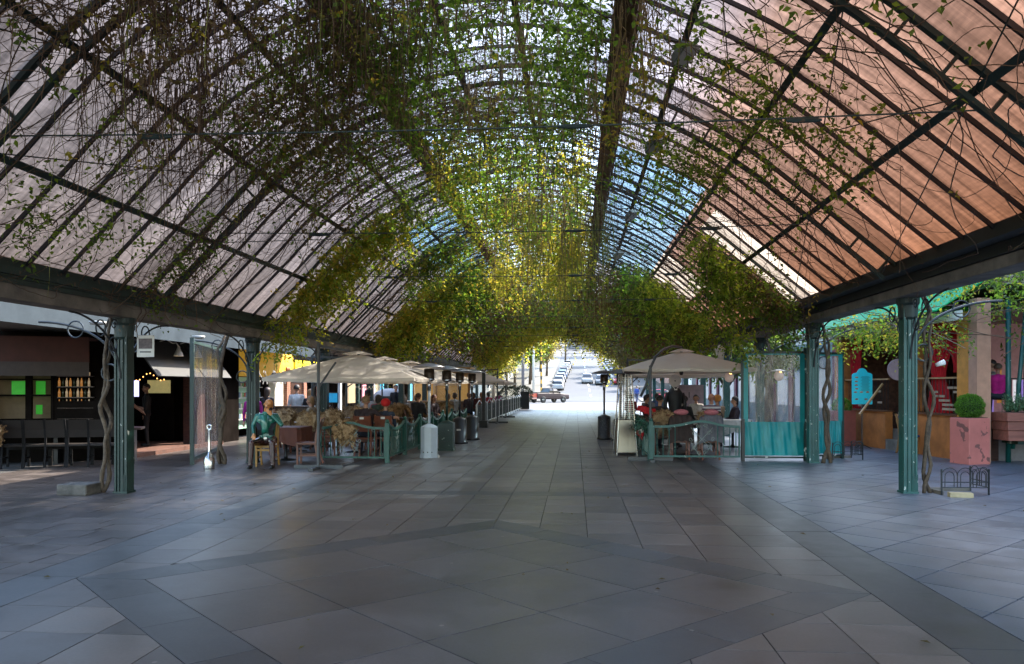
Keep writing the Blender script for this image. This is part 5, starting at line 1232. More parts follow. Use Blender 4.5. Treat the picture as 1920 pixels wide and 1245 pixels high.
# ---- right dining furniture
tans=leaf_mat('leopard_fur',[(.42,.26,.15),(.5,.33,.2),(.2,.1,.06),(.45,.3,.18)],.8,.15,.9)
rc=dup(c0,(2.42,18.75,0),R(180),'wooden chair with a dark coat behind the right railing, left of two'); dup(c0,(3.1,18.75,0),R(180),'wooden chair with a dark coat behind the right railing, right of two')
def coat(label,loc,rz,m,m2=None,w_=.26,zb=.42):
    t=thing('draped_coat',label,'coat',loc,rz,'coats hung over chair backs'); mb=MB(); nu,nv=18,14; V=[]
    for j in range(nv+1):
        q=j/nv*2-1
        for i in range(nu+1):
            u=i/nu*2-1; ww=w_*(1-.25*u*u*0)*(1+.1*abs(q)); V.append((u*ww,.30+(.09+.05*abs(q))*math.tanh(q*3)+.015*sin(i*1.7+j*.5),1.06-.10*abs(u)**3-((1.04-zb)*abs(q)**1.5 if q>0 else .3*abs(q)**1.5)+.012*sin(i*1.2)))
    mb.add(V,[(j*(nu+1)+i,j*(nu+1)+i+1,(j+1)*(nu+1)+i+1,(j+1)*(nu+1)+i) for j in range(nv) for i in range(nu)]); mb.build('cloth',m,t,smooth=True); return t
DKB=pm('dark_brown_coat',(.035,.02,.018),.8,var=.4,bump=.4,bscale=12); GRC=pm('grey_puffer',(.10,.10,.12),.6,var=.4,scale=10,bump=.8,bscale=9)
coat('dark brown coat over the left chair behind the right front railing',(2.42,18.75,0),PI,DKB); coat('grey quilted coat over the right chair behind the right front railing',(3.1,18.75,0),PI,GRC)
coat('brown coat hanging on the bald man chair',(3.68,22.0,0),PI,DKB)
for i,(x,l) in enumerate(((2.42,'left'),(3.1,'right'))):
    o=MB().ell((0,0,0),(.17,.09,.07),14,8).build('pink_hat',pm('pink_knit',(.42,.13,.15),.85,var=.25,scale=30,bump=.5),None,smooth=True,loc=(x,18.42,1.09)); tag(o,'soft pink hat resting on the %s coat behind the right railing'%l,'hat')
for i,(x,y,l) in enumerate(((2.2,20.4,'left'),(3.35,20.6,'right'))):
    dup(c0,(x,y,0),PI,'wooden chair under a speckled tan throw, %s of two'%l); s=sheepskin('speckled tan throw over the %s chair in the second right row'%l,(x,y,0),PI,'speckled throws',tans)
for i,(x,y,l) in enumerate(((2.75,19.75,'front'),(2.4,22.9,'second'),(3.9,23.6,'third'),(3.5,26.5,'fourth'))):
    d=dup(tb0,(x,y,0),0,'%s dark dining table on the right terrace'%l)
wt=table('round corner table with a white cloth by the third right column',.9,.8,WC); wt.location=(4.35,22.4,0)
for i in range(4):
    t=thing('table_lamp','red fabric table lamp along the right side railing, %s from the front'%ordn[i],'table lamp',(1.98,20.6+1.25*(i),.79),0,'red table lamps')
    MB().lathe([(.11,.16),(.075,.32)],18,capb=False).build('lamp_shade',pm('red_shade',(.55,.02,.03),.6,trans=.4,emit=.1),t,smooth=True); MB().lathe([(.05,0),(.05,.02),(.012,.03),(.012,.2)],10).build('base',BLACK,t,smooth=True)
o=MB().bx(-.16,.16,-2.6,2.6,.76,.79).bx(-.05,.05,-2.4,-2.3,0,.76).bx(-.05,.05,2.3,2.4,0,.76).build('lamp_shelf',WOODD,None,loc=(1.98,22.6,0)); tag(o,'narrow dark shelf carrying red lamps along the right railing','shelf')
# garland with red and white ornaments on the side railing
t=thing('garland','leafy garland with red and white ornaments on the right side railing','garland',(1.6,18.3,0))
P=np.stack([nr.normal(0,.07,900),nr.uniform(0,5,900),.78+nr.normal(0,.07,900)],1); spray_obj('foliage',P,pm('garland_green',(.03,.10,.07),.5,island=.5),t,5,.12,.06)
mb=MB()
for i in range(9): mb.lathe([(.0,-.28),(.055,-.12),(.05,-.1)],8,(-.06,.2+.5*i,.72))
mb.build('red_ornament',pm('ornament_red',(.5,.02,.03),.4),t); mb=MB()
for i in range(9): mb.lathe([(.05,-.1),(.04,-.04),(.0,.04)],8,(-.06,.2+.5*i,.72))
mb.build('white_tip',WHITE,t)
# tuxedo clock figure
def tux(label,x,y,s=1):
    t=thing('butler_figure',label,'figure',(x,y,0),0,'butler display figures')
    mb=MB(); mb.lathe([(.2,0),(.2,.04),(.14,.08),(.15,.9),(.2,1.3),(.21,1.5),(.13,1.62),(.07,1.66)],16); mb.build('body',pm('tuxedo_black',(.008,.008,.01),.55),t,smooth=True)
    for sx in (-1,1): MB().tube([(sx*.2,0,1.5),(sx*.27,-.02,1.2),(sx*.26,-.06,.9)],[.06,.055,.05],8).build('arm',MC['tuxedo_black'],t,smooth=True)
    MB().lathe([(.17,-.03),(.17,.03)],28,(0,0,1.84),Matrix.Rotation(R(90),3,'X')).build('face',pm('cream_disc',(.55,.5,.46),.5,var=.15),t); MB().ell((0,-.035,1.84),(.02,.01,.02),8,6).build('boss',BLACK,t)
    mb=MB(); mb.box((0,-.17,1.6),(.08,.02,.035)); mb.add([(-.11,-.16,1.70),(-.02,-.18,1.60),(-.04,-.18,1.66)],[(0,1,2)]); mb.add([(.11,-.16,1.70),(.02,-.18,1.60),(.04,-.18,1.66)],[(0,1,2)]); mb.build('bow_tie',WHITE,t); return t
tux('black suited display figure with a round pale face and bow tie',2.78,22.45)
# wall lamp
for i,(x,y,z,l) in enumerate(((3.95,20.8,1.92,'left of the clear screen'),(5.1,20.4,1.95,'seen through the clear screen'))):
    t=thing('globe_lamp','lit globe wall lamp with flat hood '+l,'lamp',(x,y,z),0,'globe lamps'); MB().ell((0,0,0),(.12,.12,.13),16,10).build('globe',pm('globe_glass',(.75,.6,.55),.3,emit=.07,ecol=(1,.7,.6)),t,smooth=True); MB().lathe([(.2,.11),(.18,.13),(.04,.16)],18,(-.02,0,0)).build('hood',WHITE,t,smooth=True); MB().rod((.05,0,.14),(.3,0,.1),.012,6).build('arm',IRON,t); MB().ell((.02,-.08,.09),(.03,.02,.02)).build('bulb',pm('warm_spot',(1,.6,.2),.4,emit=2.5,ecol=(1,.5,.15)),t)
# lanterns in the vines
t=thing('street_lantern','white hexagonal lantern in the vines above the right parasol','lantern',(3.85,21.5,2.55)); MB().lathe([(.08,-.2),(.13,.1),(.15,.12),(.05,.22),(.0,.26)],6).build('body',WHITE,t); MB().lathe([(.085,-.17),(.12,.08)],6,(0,0,0),capb=False,capt=False).build('glass',MC['clear_pvc'],t); MB().rod((0,0,.26),(0,0,.8),.01,5).build('hanger',IRON,t)
t=thing('street_lantern','brown domed lantern top behind the right parasol','lantern',(3.6,27,2.6)); MB().lathe([(.1,-.2),(.22,.0),(.14,.08),(.05,.14),(.0,.2)],14).build('body',pm('brown_lantern',(.14,.09,.07),.6),t,smooth=True); MB().rod((0,0,.2),(0,0,.9),.01,5).build('hanger',IRON,t)
# ---------------- people ----------------
SKIN=pm('skin',(.42,.22,.14),.55,var=.08); SKIND=pm('skin_tanned',(.26,.12,.07),.55,var=.08)
def figure(label,loc,rz,pose='stand',H=1.7,top=(.02,.02,.03),legs=(.02,.025,.04),hair=(.03,.02,.012),hairlen=0,skin=SKIN,vox=.014,lean=0,arms=None,name='person',cat='person',hat=None,shoe=(.01,.01,.01),head_tilt=0,topmat=None,legmat=None,face=True,bald=False,group=None,seat=.47,longsleeve=True,handmat=None,legsplay=.1,W=1.0):
    """faces -y, feet at z=0. One remeshed body; hair and hat are children."""
    t=thing(name,label,cat,loc,rz,group); k=H/1.7
    prim=[]   # (a,b,ra,rb,mat)
    def cap(a,b,ra,rb,m): prim.append((Vector(a)*k,Vector(b)*k,ra*k,rb*k,m))
    S_,T_,L_,SH=0,1,2,3
    hipz=.92 if pose!='sit' else seat/k+.10
    cap((-.09*W,0,hipz),(.09*W,0,hipz),.115,.115,L_)
    chest=Vector((0,-lean*.32+ (0.02 if pose=='sit' else 0),hipz+.40)); neck=chest+Vector((0,-lean*.12,.135)); waist=Vector((0,.0,hipz+.13))
    cap((-.05*W,0,hipz+.08),waist+Vector((-.05,0,0)),.11,.105,T_); cap((.05*W,0,hipz+.08),waist+Vector((.05,0,0)),.11,.105,T_)
    for sx in (-1,1): cap(waist+Vector((sx*.05,0,0)),chest+Vector((sx*.08,0,0)),.105,.12,T_)
    cap(chest+Vector((-.13*W,0,.07)),chest+Vector((.13*W,0,.07)),.075,.075,T_)
    cap(chest+Vector((0,0,.1)),neck,.07,.055,T_); cap(neck,neck+Vector((0,-.01,.09)),.05,.05,S_)
    hc=neck+Vector((head_tilt*.06,-.02-lean*.05,.178)); ht=head_tilt
    R_=Matrix.Rotation(ht*.5,3,'Y')
    def hp(v): return hc+R_@Vector(v)
    cap(hp((0,.015,.03)),hp((0,-.0,.045)),.088,.085,S_); cap(hp((0,-.01,-.01)),hp((0,-.035,-.065)),.072,.045,S_)
    if face:
        cap(hp((0,-.088,.0)),hp((0,-.104,-.025)),.010,.014,S_)
        for sx in (-1,1): cap(hp((sx*.085,.01,.0)),hp((sx*.088,.012,-.03)),.016,.012,S_); cap(hp((sx*.018,-.083,.028)),hp((sx*.045,-.074,.026)),.009,.008,S_)
        cap(hp((-.018,-.083,-.055)),hp((.018,-.083,-.055)),.008,.008,4)
    sh={}; 
    arms=arms or {}
    for sx in (-1,1):
        s=chest+Vector((sx*.185*W,0,.085)); a=arms.get(sx)
        if a is None:
            if pose=='sit': a=((sx*.22,-.08,chest.z-.19),(sx*.15,-.30,chest.z-.24))
            else: a=((sx*.245,.02,chest.z-.20),(sx*.25,-.06,chest.z-.44))
        e=Vector(a[0]); h=Vector(a[1]); cap(s,e,.058,.045,T_); m=e.lerp(h,.1); cap(e,h,.043,.028,T_ if longsleeve else S_)
        d=(h-e).normalized(); palm=h+d*.05; cap(h,palm,.03,.036,5 if handmat else S_)
        curl=Vector(a[2]) if len(a)>2 else Vector((0,-.3,-1)).normalized(); dd=(d*.6+curl*.5).normalized(); lat=d.cross(Vector((0,-1,.2))).normalized()
        for f in range(4):
            o=palm+lat*(.026-.0175*f); L=(.058,.07,.066,.05)[f]; mid=o+d*.035+dd*.0; tip=o+(d*.035)+dd*L; cap(o,mid+d*.012,.0105,.0100,5 if handmat else S_); cap(mid+d*.012,tip,.0100,.0085,5 if handmat else S_)
        cap(palm-d*.03+lat*.02,palm+lat*.055+d*.02,.013,.0105,5 if handmat else S_)
    for sx in (-1,1):
        if pose=='sit':
            kn=Vector((sx*(.10+legsplay),-.44,hipz+.0)); ft=Vector((sx*(.10+legsplay*1.2),-.46,.07))
            if seat>.4: kn.z=max(kn.z-.04,.5)
        elif pose=='walk': kn=Vector((sx*.1,-.10*sx-.03,.5)); ft=Vector((sx*.1,.22*(-sx)*1.0,.08 if sx>0 else .09))
        else: kn=Vector((sx*.105,-.015,.5)); ft=Vector((sx*.12,.02,.08))
        cap((sx*.095,0,hipz-.02),kn,.092,.064,L_); cap(kn,ft,.062,.045,L_); cap(ft+Vector((0,.02,-.035)),ft+Vector((0,-.13,-.045)),.042,.036,SH)
    # mesh: union through remesh
    mb=MB()
    for a,b,ra,rb,m in prim:
        d=b-a; L=d.length; d=d/L if L>1e-6 else Vector((0,0,1)); q=d.to_track_quat('Z','Y').to_matrix(); prof=[]
        for i in range(5): an=PI/2*(1-i/4); prof.append((ra*math.cos(an)+1e-4,-ra*math.sin(an)))
        for i in range(5): an=PI/2*i/4; prof.append((rb*math.cos(an)+1e-4,L+rb*math.sin(an)))
        mb.lathe(prof,12,a,q)
    me=bpy.data.meshes.new('b'); me.from_pydata(mb.v,[],mb.f); ob=bpy.data.objects.new('b',me); COL.objects.link(ob)
    r=ob.modifiers.new('r','REMESH'); r.mode='VOXEL'; r.voxel_size=vox*k; sm=ob.modifiers.new('s','SMOOTH'); sm.iterations=2; sm.factor=.4
    dg=bpy.context.evaluated_depsgraph_get(); m2=bpy.data.meshes.new_from_object(ob.evaluated_get(dg)); bpy.data.objects.remove(ob); bpy.data.meshes.remove(me)
    m2.name='body'; nf=len(m2.polygons); C=np.zeros(nf*3); m2.polygons.foreach_get('center',C); C=C.reshape(-1,3); best=np.full(nf,1e9); idx=np.zeros(nf,int)
    for a,b,ra,rb,m in prim:
        a_=np.array(a);d=np.array(b)-a_; l2=max(d@d,1e-9); tt=np.clip(((C-a_)@d)/l2,0,1); dist=np.linalg.norm(C-a_-tt[:,None]*d,axis=1)-(ra+(rb-ra)*tt)
        u=dist<best; best[u]=dist[u]; idx[u]=m
    m2.materials.clear()
    key='c%d'%abs(hash(label)%99999)
    import zlib; key='cloth_%d'%(zlib.crc32(label.encode())%99999)
    for m in (skin,topmat or pm(key+'_top',top,.8,var=.35,scale=6,bump=.7,bscale=7),legmat or pm(key+'_legs',legs,.8,var=.35,bump=.6,bscale=8),pm(key+'_shoe',shoe,.4),pm('lips',(.3,.09,.07),.5),handmat or skin): m2.materials.append(m)
    m2.polygons.foreach_set('material_index',idx.astype(np.int32)); m2.shade_smooth()
    o=bpy.data.objects.new('body',m2); COL.objects.link(o); o.parent=t
    if face:
        for sx in (-1,1): MB().ell(hp((sx*.031,-.079,.012))*k,(.011*k,.007*k,.007*k),8,6).build('eye',pm('dark_eye',(.02,.012,.01),.2),t,smooth=True)
    if not bald:
        q=MB(); V=[]; n=16
        hm=pm('hair_%s'%'_'.join('%02d'%int(c*100) for c in hair),hair,.55,var=.45,scale=14,stretch=(6,6,1),bump=.5)
        rows=9
        for j in range(rows+1):
            ph=j/rows*(PI*.56)
            for i in range(n):
                a=2*PI*i/n; back=(math.sin(a)+1)/2; ex=ph*(.62+.55*back); x=math.sin(ex)*math.cos(a)*.098; y=math.sin(ex)*math.sin(a)*.106+.012; z=math.cos(ex)*.105+.035
                if j==rows and hairlen: z-=hairlen*(.1+.9*back**1.5)*1.0; x*=1.05
                V.append(hp((x,y,z))*k)
        q.add(V,[(j*n+i,j*n+(i+1)%n,(j+1)*n+(i+1)%n,(j+1)*n+i) for j in range(rows) for i in range(n)]+[tuple(range(n))]); q.build('hair',hm,t,smooth=True)
    if hat: hat(t,hp((0,0,.08))*k,k)
    return t
def blackhat(t,c,k): MB().lathe([(.15,.0),(.155,.008),(.095,.015),(.09,.09),(.07,.105),(0,.108)],20,c).build('hat',pm('black_felt',(.012,.012,.012),.8),t,smooth=True)
def redcap(t,c,k): MB().ell(c+Vector((0,.01,-.025)),(.115,.12,.105),16,10).build('knit_cap',pm('red_knit',(.5,.012,.015),.85,bump=.6,bscale=60),t,smooth=True)
def orangehat(t,c,k): MB().ell(c+Vector((0,.01,-.02)),(.12,.125,.11),16,10).build('knit_hat',pm('orange_knit',(.5,.2,.05),.85,bump=.6,bscale=60),t,smooth=True)
# the carved wooden man
GLOSS_WOOD=pm('painted_carved_skin',(.55,.22,.06),.35,var=.15,coat=.3)
st=figure('painted wooden statue of a seated bald man in green, head resting on his hand',(-6.45,16.25,0),R(8),'sit',1.75,vox=.008,name='seated_statue',cat='statue',bald=True,skin=GLOSS_WOOD,
  topmat=pm('painted_green_shirt',(.01,.13,.09),.3,var=.3,coat=.3,chips=(.25,.3,.25),chip_t=.72,chip_s=20),legmat=pm('painted_brown_trousers',(.055,.02,.018),.25,var=.35,coat=.5),head_tilt=.7,lean=.15,legsplay=.10,
  arms={1:((.34,-.24,.86),(.13,-.19,1.055),(-.2,-.1,.9)),-1:((-.27,-.05,.82),(-.2,-.27,.66),(0,-.2,-1))},seat=.45)
mb=MB(); mb.sweep([(-.02,-.20,1.08),(0,-.225,.95),(.01,-.23,.8),(.0,-.225,.72)],Vector((1,0,0)),Vector((0,1,0)),.06,.014); mb.lathe([(.085,1.10),(.10,1.125),(.075,1.15)],16,(0,-.03,0),capb=False,capt=False); mb.build('scarf',pm('painted_green_scarf',(.015,.16,.11),.3,coat=.4),st,smooth=True)
mb=MB(); mb.sweep([(-.15,-.02,.98),(-.16,-.13,.9),(-.10,-.19,.78),(-.12,-.16,.66)],Vector((1,0,0)),Vector((0,1,0)),.045,.012); mb.sweep([(.15,-.02,.98),(.16,-.13,.9),(.12,-.19,.78),(.12,-.16,.66)],Vector((1,0,0)),Vector((0,1,0)),.045,.012); mb.build('waistcoat',pm('painted_black_vest',(.012,.014,.016),.3,coat=.3),st)
MB().box((0,-.165,.60),(.07,.02,.055)).build('buckle',STEEL,st,bevel=.006)
YW=pm('honey_wood',(.38,.20,.05),.4); sc2=chair('honey coloured ladder back chair under the seated statue',YW,None,'statue chair'); sc2.location=(-6.45,16.25,0); sc2.rotation_euler=(0,0,R(8)); sc2.scale=(.95,.95,.93)
# left side people
figure('grey haired woman in a magenta top standing behind the second left column',(-8.15,19.6,0),R(25),'stand',1.52,top=(.30,.012,.19),legs=(.05,.04,.05),hair=(.4,.38,.36),hairlen=.06,arms={1:((.25,.0,1.12),(.2,-.25,1.02))})
figure('woman with long dark hair and black top standing with her back turned',(-8.85,22.3,0),R(165),'stand',1.6,top=(.015,.012,.016),legs=(.03,.05,.10),hair=(.035,.018,.012),hairlen=.22,longsleeve=False)
figure('man in a white shirt standing with his back turned near the brick pier',(-8.55,23.9,0),R(190),'stand',1.68,top=(.5,.48,.46),legs=(.02,.02,.03),hair=(.03,.02,.015),longsleeve=False)
figure('woman with wavy light brown hair in black behind the drawer cabinet',(-8.05,23.7,0),R(175),'stand',1.55,top=(.012,.01,.012),hair=(.32,.15,.05),hairlen=.2)
figure('man in a dark blue polo leaning on the bar counter',(-11.3,19.3,.1),R(120),'stand',1.74,top=(.02,.04,.12),legs=(.012,.012,.015),longsleeve=False,arms={-1:((-.27,-.12,1.1),(-.3,-.3,.95))})
figure('person in black standing beside the man in the blue polo',(-11.35,20.3,.1),R(-60),'stand',1.6,top=(.01,.01,.01),legs=(.01,.01,.012),longsleeve=False,arms={1:((.25,-.05,1.05),(.1,-.26,1.12))})
figure('man in a pale grey shirt and black brimmed hat seated with his back turned',(-6.75,25.5,0),R(182),'sit',1.75,top=(.40,.38,.36),hair=(.1,.06,.03),hat=blackhat,seat=.55)
figure('broad man in a dark sweater seated at the railing with an arm around his companion',(-4.95,18.55,0),R(183),'sit',1.78,top=(.022,.012,.016),hair=(.22,.13,.07),arms={-1:((-.36,.05,.93),(-.62,-.05,.90))},W=1.15)
figure('person in a red knit cap seated close beside the man in the dark sweater',(-4.52,18.75,0),R(176),'sit',1.62,top=(.025,.035,.06),hair=(.05,.03,.02),hat=redcap,arms={1:((.26,-.08,.86),(.12,-.3,.98))})
c=dup(c0,(-4.95,18.5,0),PI,'dark wooden chair under the man in the dark sweater'); c=dup(c0,(-4.5,18.7,0),PI,'dark wooden chair under the person in the red knit cap')
figure('cook in black standing by the domed oven',(-7.35,32.2,0),R(40),'stand',1.7,top=(.01,.01,.012),hair=(.02,.015,.01))
figure('man in a dark jacket seated beside the silver heater pole, left of a couple',(-5.15,25.9,0),R(165),'sit',1.75,top=(.02,.022,.03),hair=(.10,.06,.04),seat=.5)
figure('woman with curly dark red hair seated facing the man by the silver heater',(-4.75,26.6,0),R(60),'sit',1.65,top=(.03,.015,.02),hair=(.10,.025,.02),hairlen=.16,seat=.5)
for i,(x,y,c_,h_,l) in enumerate(((-4.9,38.2,(.12,.03,.03),(.12,.05,.02),'woman with auburn hair in a wine top seated behind the zigzag fence'),(-4.75,40.2,(.25,.1,.06),(.25,.12,.05),'woman with long copper hair seated behind the zigzag fence'),(-4.7,43,(.3,.02,.03),(.03,.02,.015),'person in red seated behind the zigzag fence'),(-4.8,50,(.25,.02,.1),(.02,.015,.01),'person in a pink top seated far along the zigzag fence'))): figure(l,(x,y,0),R(200),'sit',1.65,top=c_,hair=h_,hairlen=.15,vox=.02,seat=.5,group=None)
# right side people
figure('dark haired man in a black sweater seated left of the clear screen',(2.25,21.3,0),R(150),'sit',1.72,top=(.018,.012,.012),hair=(.02,.012,.01),seat=.5)
STR=bpy.data.materials.new('striped_shirt'); STR.use_nodes=True
_n=STR.node_tree.nodes;_l2=STR.node_tree.links; tc=_n.new('ShaderNodeTexCoord'); wv=_n.new('ShaderNodeTexWave'); wv.bands_direction='Z'; wv.inputs['Scale'].default_value=3.4; rp=_n.new('ShaderNodeValToRGB'); rp.color_ramp.interpolation='CONSTANT'; rp.color_ramp.elements[0].color=(.6,.58,.6,1); rp.color_ramp.elements[1].color=(.14,.08,.13,1); rp.color_ramp.elements[1].position=.55
_l2.new(tc.outputs['Object'],wv.inputs[0]); _l2.new(wv.outputs[0],rp.inputs[0]); _l2.new(rp.outputs[0],_n['Principled BSDF'].inputs[0])
figure('bald man in a white shirt with dark stripes seated with his back turned',(3.72,22.1,0),R(185),'sit',1.78,topmat=STR,bald=True,skin=pm('skin_pink',(.45,.20,.14),.5),seat=.5)
figure('woman in an orange knit hat seated right of the bald man',(4.05,23.1,0),R(200),'sit',1.66,top=(.3,.2,.12),hair=(.2,.1,.04),hat=orangehat,seat=.5)
figure('dark haired woman in profile seated at the white table',(4.5,22.9,0),R(-85),'sit',1.66,top=(.03,.02,.03),hair=(.025,.015,.012),hairlen=.1,seat=.48)
for i,(x,y,rz,c_,h_,l) in enumerate(((3.4,26.2,10,(.45,.4,.35),(.03,.02,.02),'woman in a cream jacket facing the camera, left of two under the pink board'),(3.95,26.4,-10,(.42,.38,.34),(.03,.02,.02),'woman in a cream jacket facing the camera, right of two under the pink board'),(2.3,25.8,100,(.06,.02,.03),(.03,.02,.015),'woman in a wine jacket seated beyond the red lamps'),(2.6,28.6,170,(.2,.2,.22),(.02,.02,.02),'man in a grey sweater seated at the back of the right terrace'),(3.1,22.8,140,(.02,.02,.02),(.03,.015,.01),'woman in black with tied hair seated beyond the dark haired man'),(2.15,31,170,(.25,.03,.03),(.05,.03,.02),'person in red at the far end of the right terrace'),(3.3,32.5,185,(.06,.09,.2),(.03,.02,.02),'person in blue at the far end of the right terrace'))): figure(l,(x,y,0),R(rz),'sit',1.66,top=c_,hair=h_,hairlen=.08,vox=.016,seat=.5)
t=thing('notice_panel','dusty pink notice panel with a small black mark behind the seated women','sign',(3.95,28.0,0)); MB().box((0,0,1.25),(1.0,.04,1.0)).build('board',pm('dusty_pink_board',(.28,.20,.22),.6),t); MB().box((0,-.022,1.4),(.03,.004,.2)).build('mark',BLACK,t); MB().bx(-.5,-.46,-.02,.02,0,.8).bx(.46,.5,-.02,.02,0,.8).build('stand',BLACK,t)
figure('person with dark hair in grey dining on the orange terrace',(10.0,20.0,.9),R(-100),'sit',1.7,top=(.28,.28,.28),hair=(.03,.02,.02),seat=.48,arms={1:((.2,-.2,.95),(.05,-.35,1.0))})
figure('child in a bright pink jacket on the orange terrace',(9.75,19.2,.9),R(150),'sit',1.5,top=(.55,.01,.22),hair=(.1,.06,.04),seat=.48,longsleeve=True)
# street people
figure('person in a white top walking in the sunny street, left of three',(4.9,88,0),R(20),'walk',1.72,top=(.5,.5,.5),legs=(.1,.14,.2),vox=.03)
figure('person in a brown coat in the middle of the group on the sunny street',(5.6,87,0),R(-10),'walk',1.68,top=(.10,.05,.02),legs=(.08,.05,.03),hair=(.4,.25,.08),hairlen=.1,vox=.03)
figure('person in a blue jacket in the sunny street, right of three',(6.8,88.5,0),R(160),'walk',1.78,top=(.02,.05,.22),legs=(.02,.03,.08),vox=.03)

for i,(x,y,rz,c_,h_,l) in enumerate(((-6.9,20.3,-90,(.25,.2,.15),(.25,.14,.06),'woman in a sand coloured top seated near the drawer cabinet'),(-5.9,23.6,170,(.03,.05,.03),(.03,.02,.01),'man in a dark green shirt seated under the second parasol'),(-6.2,24.7,10,(.3,.05,.05),(.1,.05,.03),'woman in a brick red top seated under the third parasol'),(-5.6,28.0,170,(.05,.05,.08),(.04,.03,.02),'man in a navy jacket seated by the black heaters'),(-4.9,30.4,190,(.2,.15,.1),(.15,.08,.04),'woman in a brown cardigan seated before the square dark post'),(-5.2,34.2,180,(.35,.33,.3),(.05,.03,.02),'person in a cream top seated before the food kiosk'),(-4.8,35.8,200,(.04,.02,.02),(.2,.1,.05),'woman in black seated behind the first zigzag panels'))): figure(l,(x,y,0),R(rz),'sit',1.68,top=c_,hair=h_,hairlen=.12,vox=.018,seat=.5)
for i,(x,y) in enumerate(((-6.2,19.9),(-4.8,20.2),(-5.0,24.6),(-4.75,28.9),(-5.9,30.2),(-5.1,31.3))):
    n_=['beyond the statue table','in the first row by the railing','under the third parasol by the railing','beside the black heaters','between the fourth parasol and the kiosk','before the zigzag fence'][i]; r_=[0,PI,PI/2,PI,0,PI][i]+rnd.uniform(-.2,.2); dup(c0,(x,y,0),r_,'dark chair with a fleece '+n_); dup(sk0,(x,y,0),r_,'brown fleece draped over the chair '+n_)
# ---------------- street: vehicles, poles, trees ----------------
GLASS=pm('car_glass',(.01,.014,.016),.08,spec=.8); TYRE=pm('tyre_rubber',(.012,.012,.012),.8); RIM=pm('wheel_rim',(.45,.47,.48),.3,metal=.8)
def wheel(t,x,y,r=.32):
    w=MB().lathe([(r*.62,-.1),(r*.9,-.105),(r,-.07),(r,.07),(r*.9,.105),(r*.62,.1)],20,M=Matrix.Rotation(R(90),3,'Y')).build('wheel',TYRE,t,smooth=True,loc=(x,y,r))
    q=MB(); q.lathe([(r*.62,-.085),(r*.60,-.09),(r*.1,-.07)],20,M=Matrix.Rotation(R(90),3,'Y')); q.lathe([(r*.62,.085),(r*.60,.09),(r*.1,.07)],20,M=Matrix.Rotation(R(90),3,'Y'))
    for i in range(6):
        a=PI*i/3; q.bar((.0,0,0),(.0,cos(a)*r*.6,sin(a)*r*.6),.2,.05)
    q.build('rim',RIM,w)
def loft(secs,W_,name,m,t,cap=True):
    """secs: list of (y, zlow, zhigh, halfwidth low, halfwidth high)"""
    mb=MB(); V=[]; n=10
    for y,z0,z1,w0,w1 in secs:
        h=z1-z0; V+=[(-w0*.92,y,z0),(-w0,y,z0+h*.12),(-w0,y,z0+h*.55),(-w1,y,z1-h*.06),(-w1*.93,y,z1),(w1*.93,y,z1),(w1,y,z1-h*.06),(w0,y,z0+h*.55),(w0,y,z0+h*.12),(w0*.92,y,z0)]
    F=[(i*n+j,i*n+(j+1)%n,(i+1)*n+(j+1)%n,(i+1)*n+j) for i in range(len(secs)-1) for j in range(n)]
    F+=[tuple(range(n-1,-1,-1)),tuple((len(secs)-1)*n+j for j in range(n))]
    mb.add(V,F); return mb.build(name,m,t,bevel=.015)
def car(label,x,y,rz,col,group='cars parked along the street',kind='hatch'):
    t=thing('parked_car',label,'car',(x,y,gz(y)+.03),rz,group); pc=pm('paint_'+'_'.join('%02d'%int(c*100) for c in col),col,.3,var=.04,coat=.6)
    loft([(-2.0,.32,.62,.72,.66),(-1.9,.22,.74,.80,.72),(-1.2,.2,.82,.84,.78),(-.7,.2,.92,.84,.80),(.9,.2,.95,.84,.80),(1.6,.22,.94,.82,.78),(1.9,.25,.88,.78,.72),(1.98,.35,.7,.72,.68)],.84,'body',pc,t)
    loft([(-.95,.90,.92,.74,.72),(-.35,.90,1.36,.76,.60),(.2,.90,1.44,.77,.60),(.9,.90,1.42,.76,.60),(1.45,.90,1.26,.74,.56),(1.72,.90,.94,.70,.66)],.8,'windows',GLASS,t)
    loft([(-.33,1.36,1.41,.60,.54),(.2,1.42,1.48,.60,.55),(.9,1.41,1.46,.60,.54),(1.4,1.27,1.32,.56,.5)],.6,'roof',pc,t)
    for sx in (-1,1):
        for yy in (-1.25,1.25): wheel(t,sx*.76,yy)
        MB().box((sx*.58,-1.93,.62),(.24,.08,.12)).build('headlight',pm('headlight',(.7,.7,.7),.1),t); MB().box((sx*.62,1.93,.7),(.16,.08,.16)).build('tail_light',pm('tail_light',(.4,.01,.01),.2),t)
        MB().bar((sx*.78,-.3,.95),(sx*.62,-.02,1.4),.03,.05).build('door_pillar',pc,t)
    MB().box((0,-1.99,.42),(.5,.03,.1)).build('number_plate',WHITE,t); return t
W_=(.4,.4,.4); S3=(.16,.17,.18)
A=car('white hatchback parked first in the left kerb row up the street',-2.4,112,PI,W_)
nm2=['second','third','fourth','fifth','sixth','seventh','eighth','ninth','tenth']
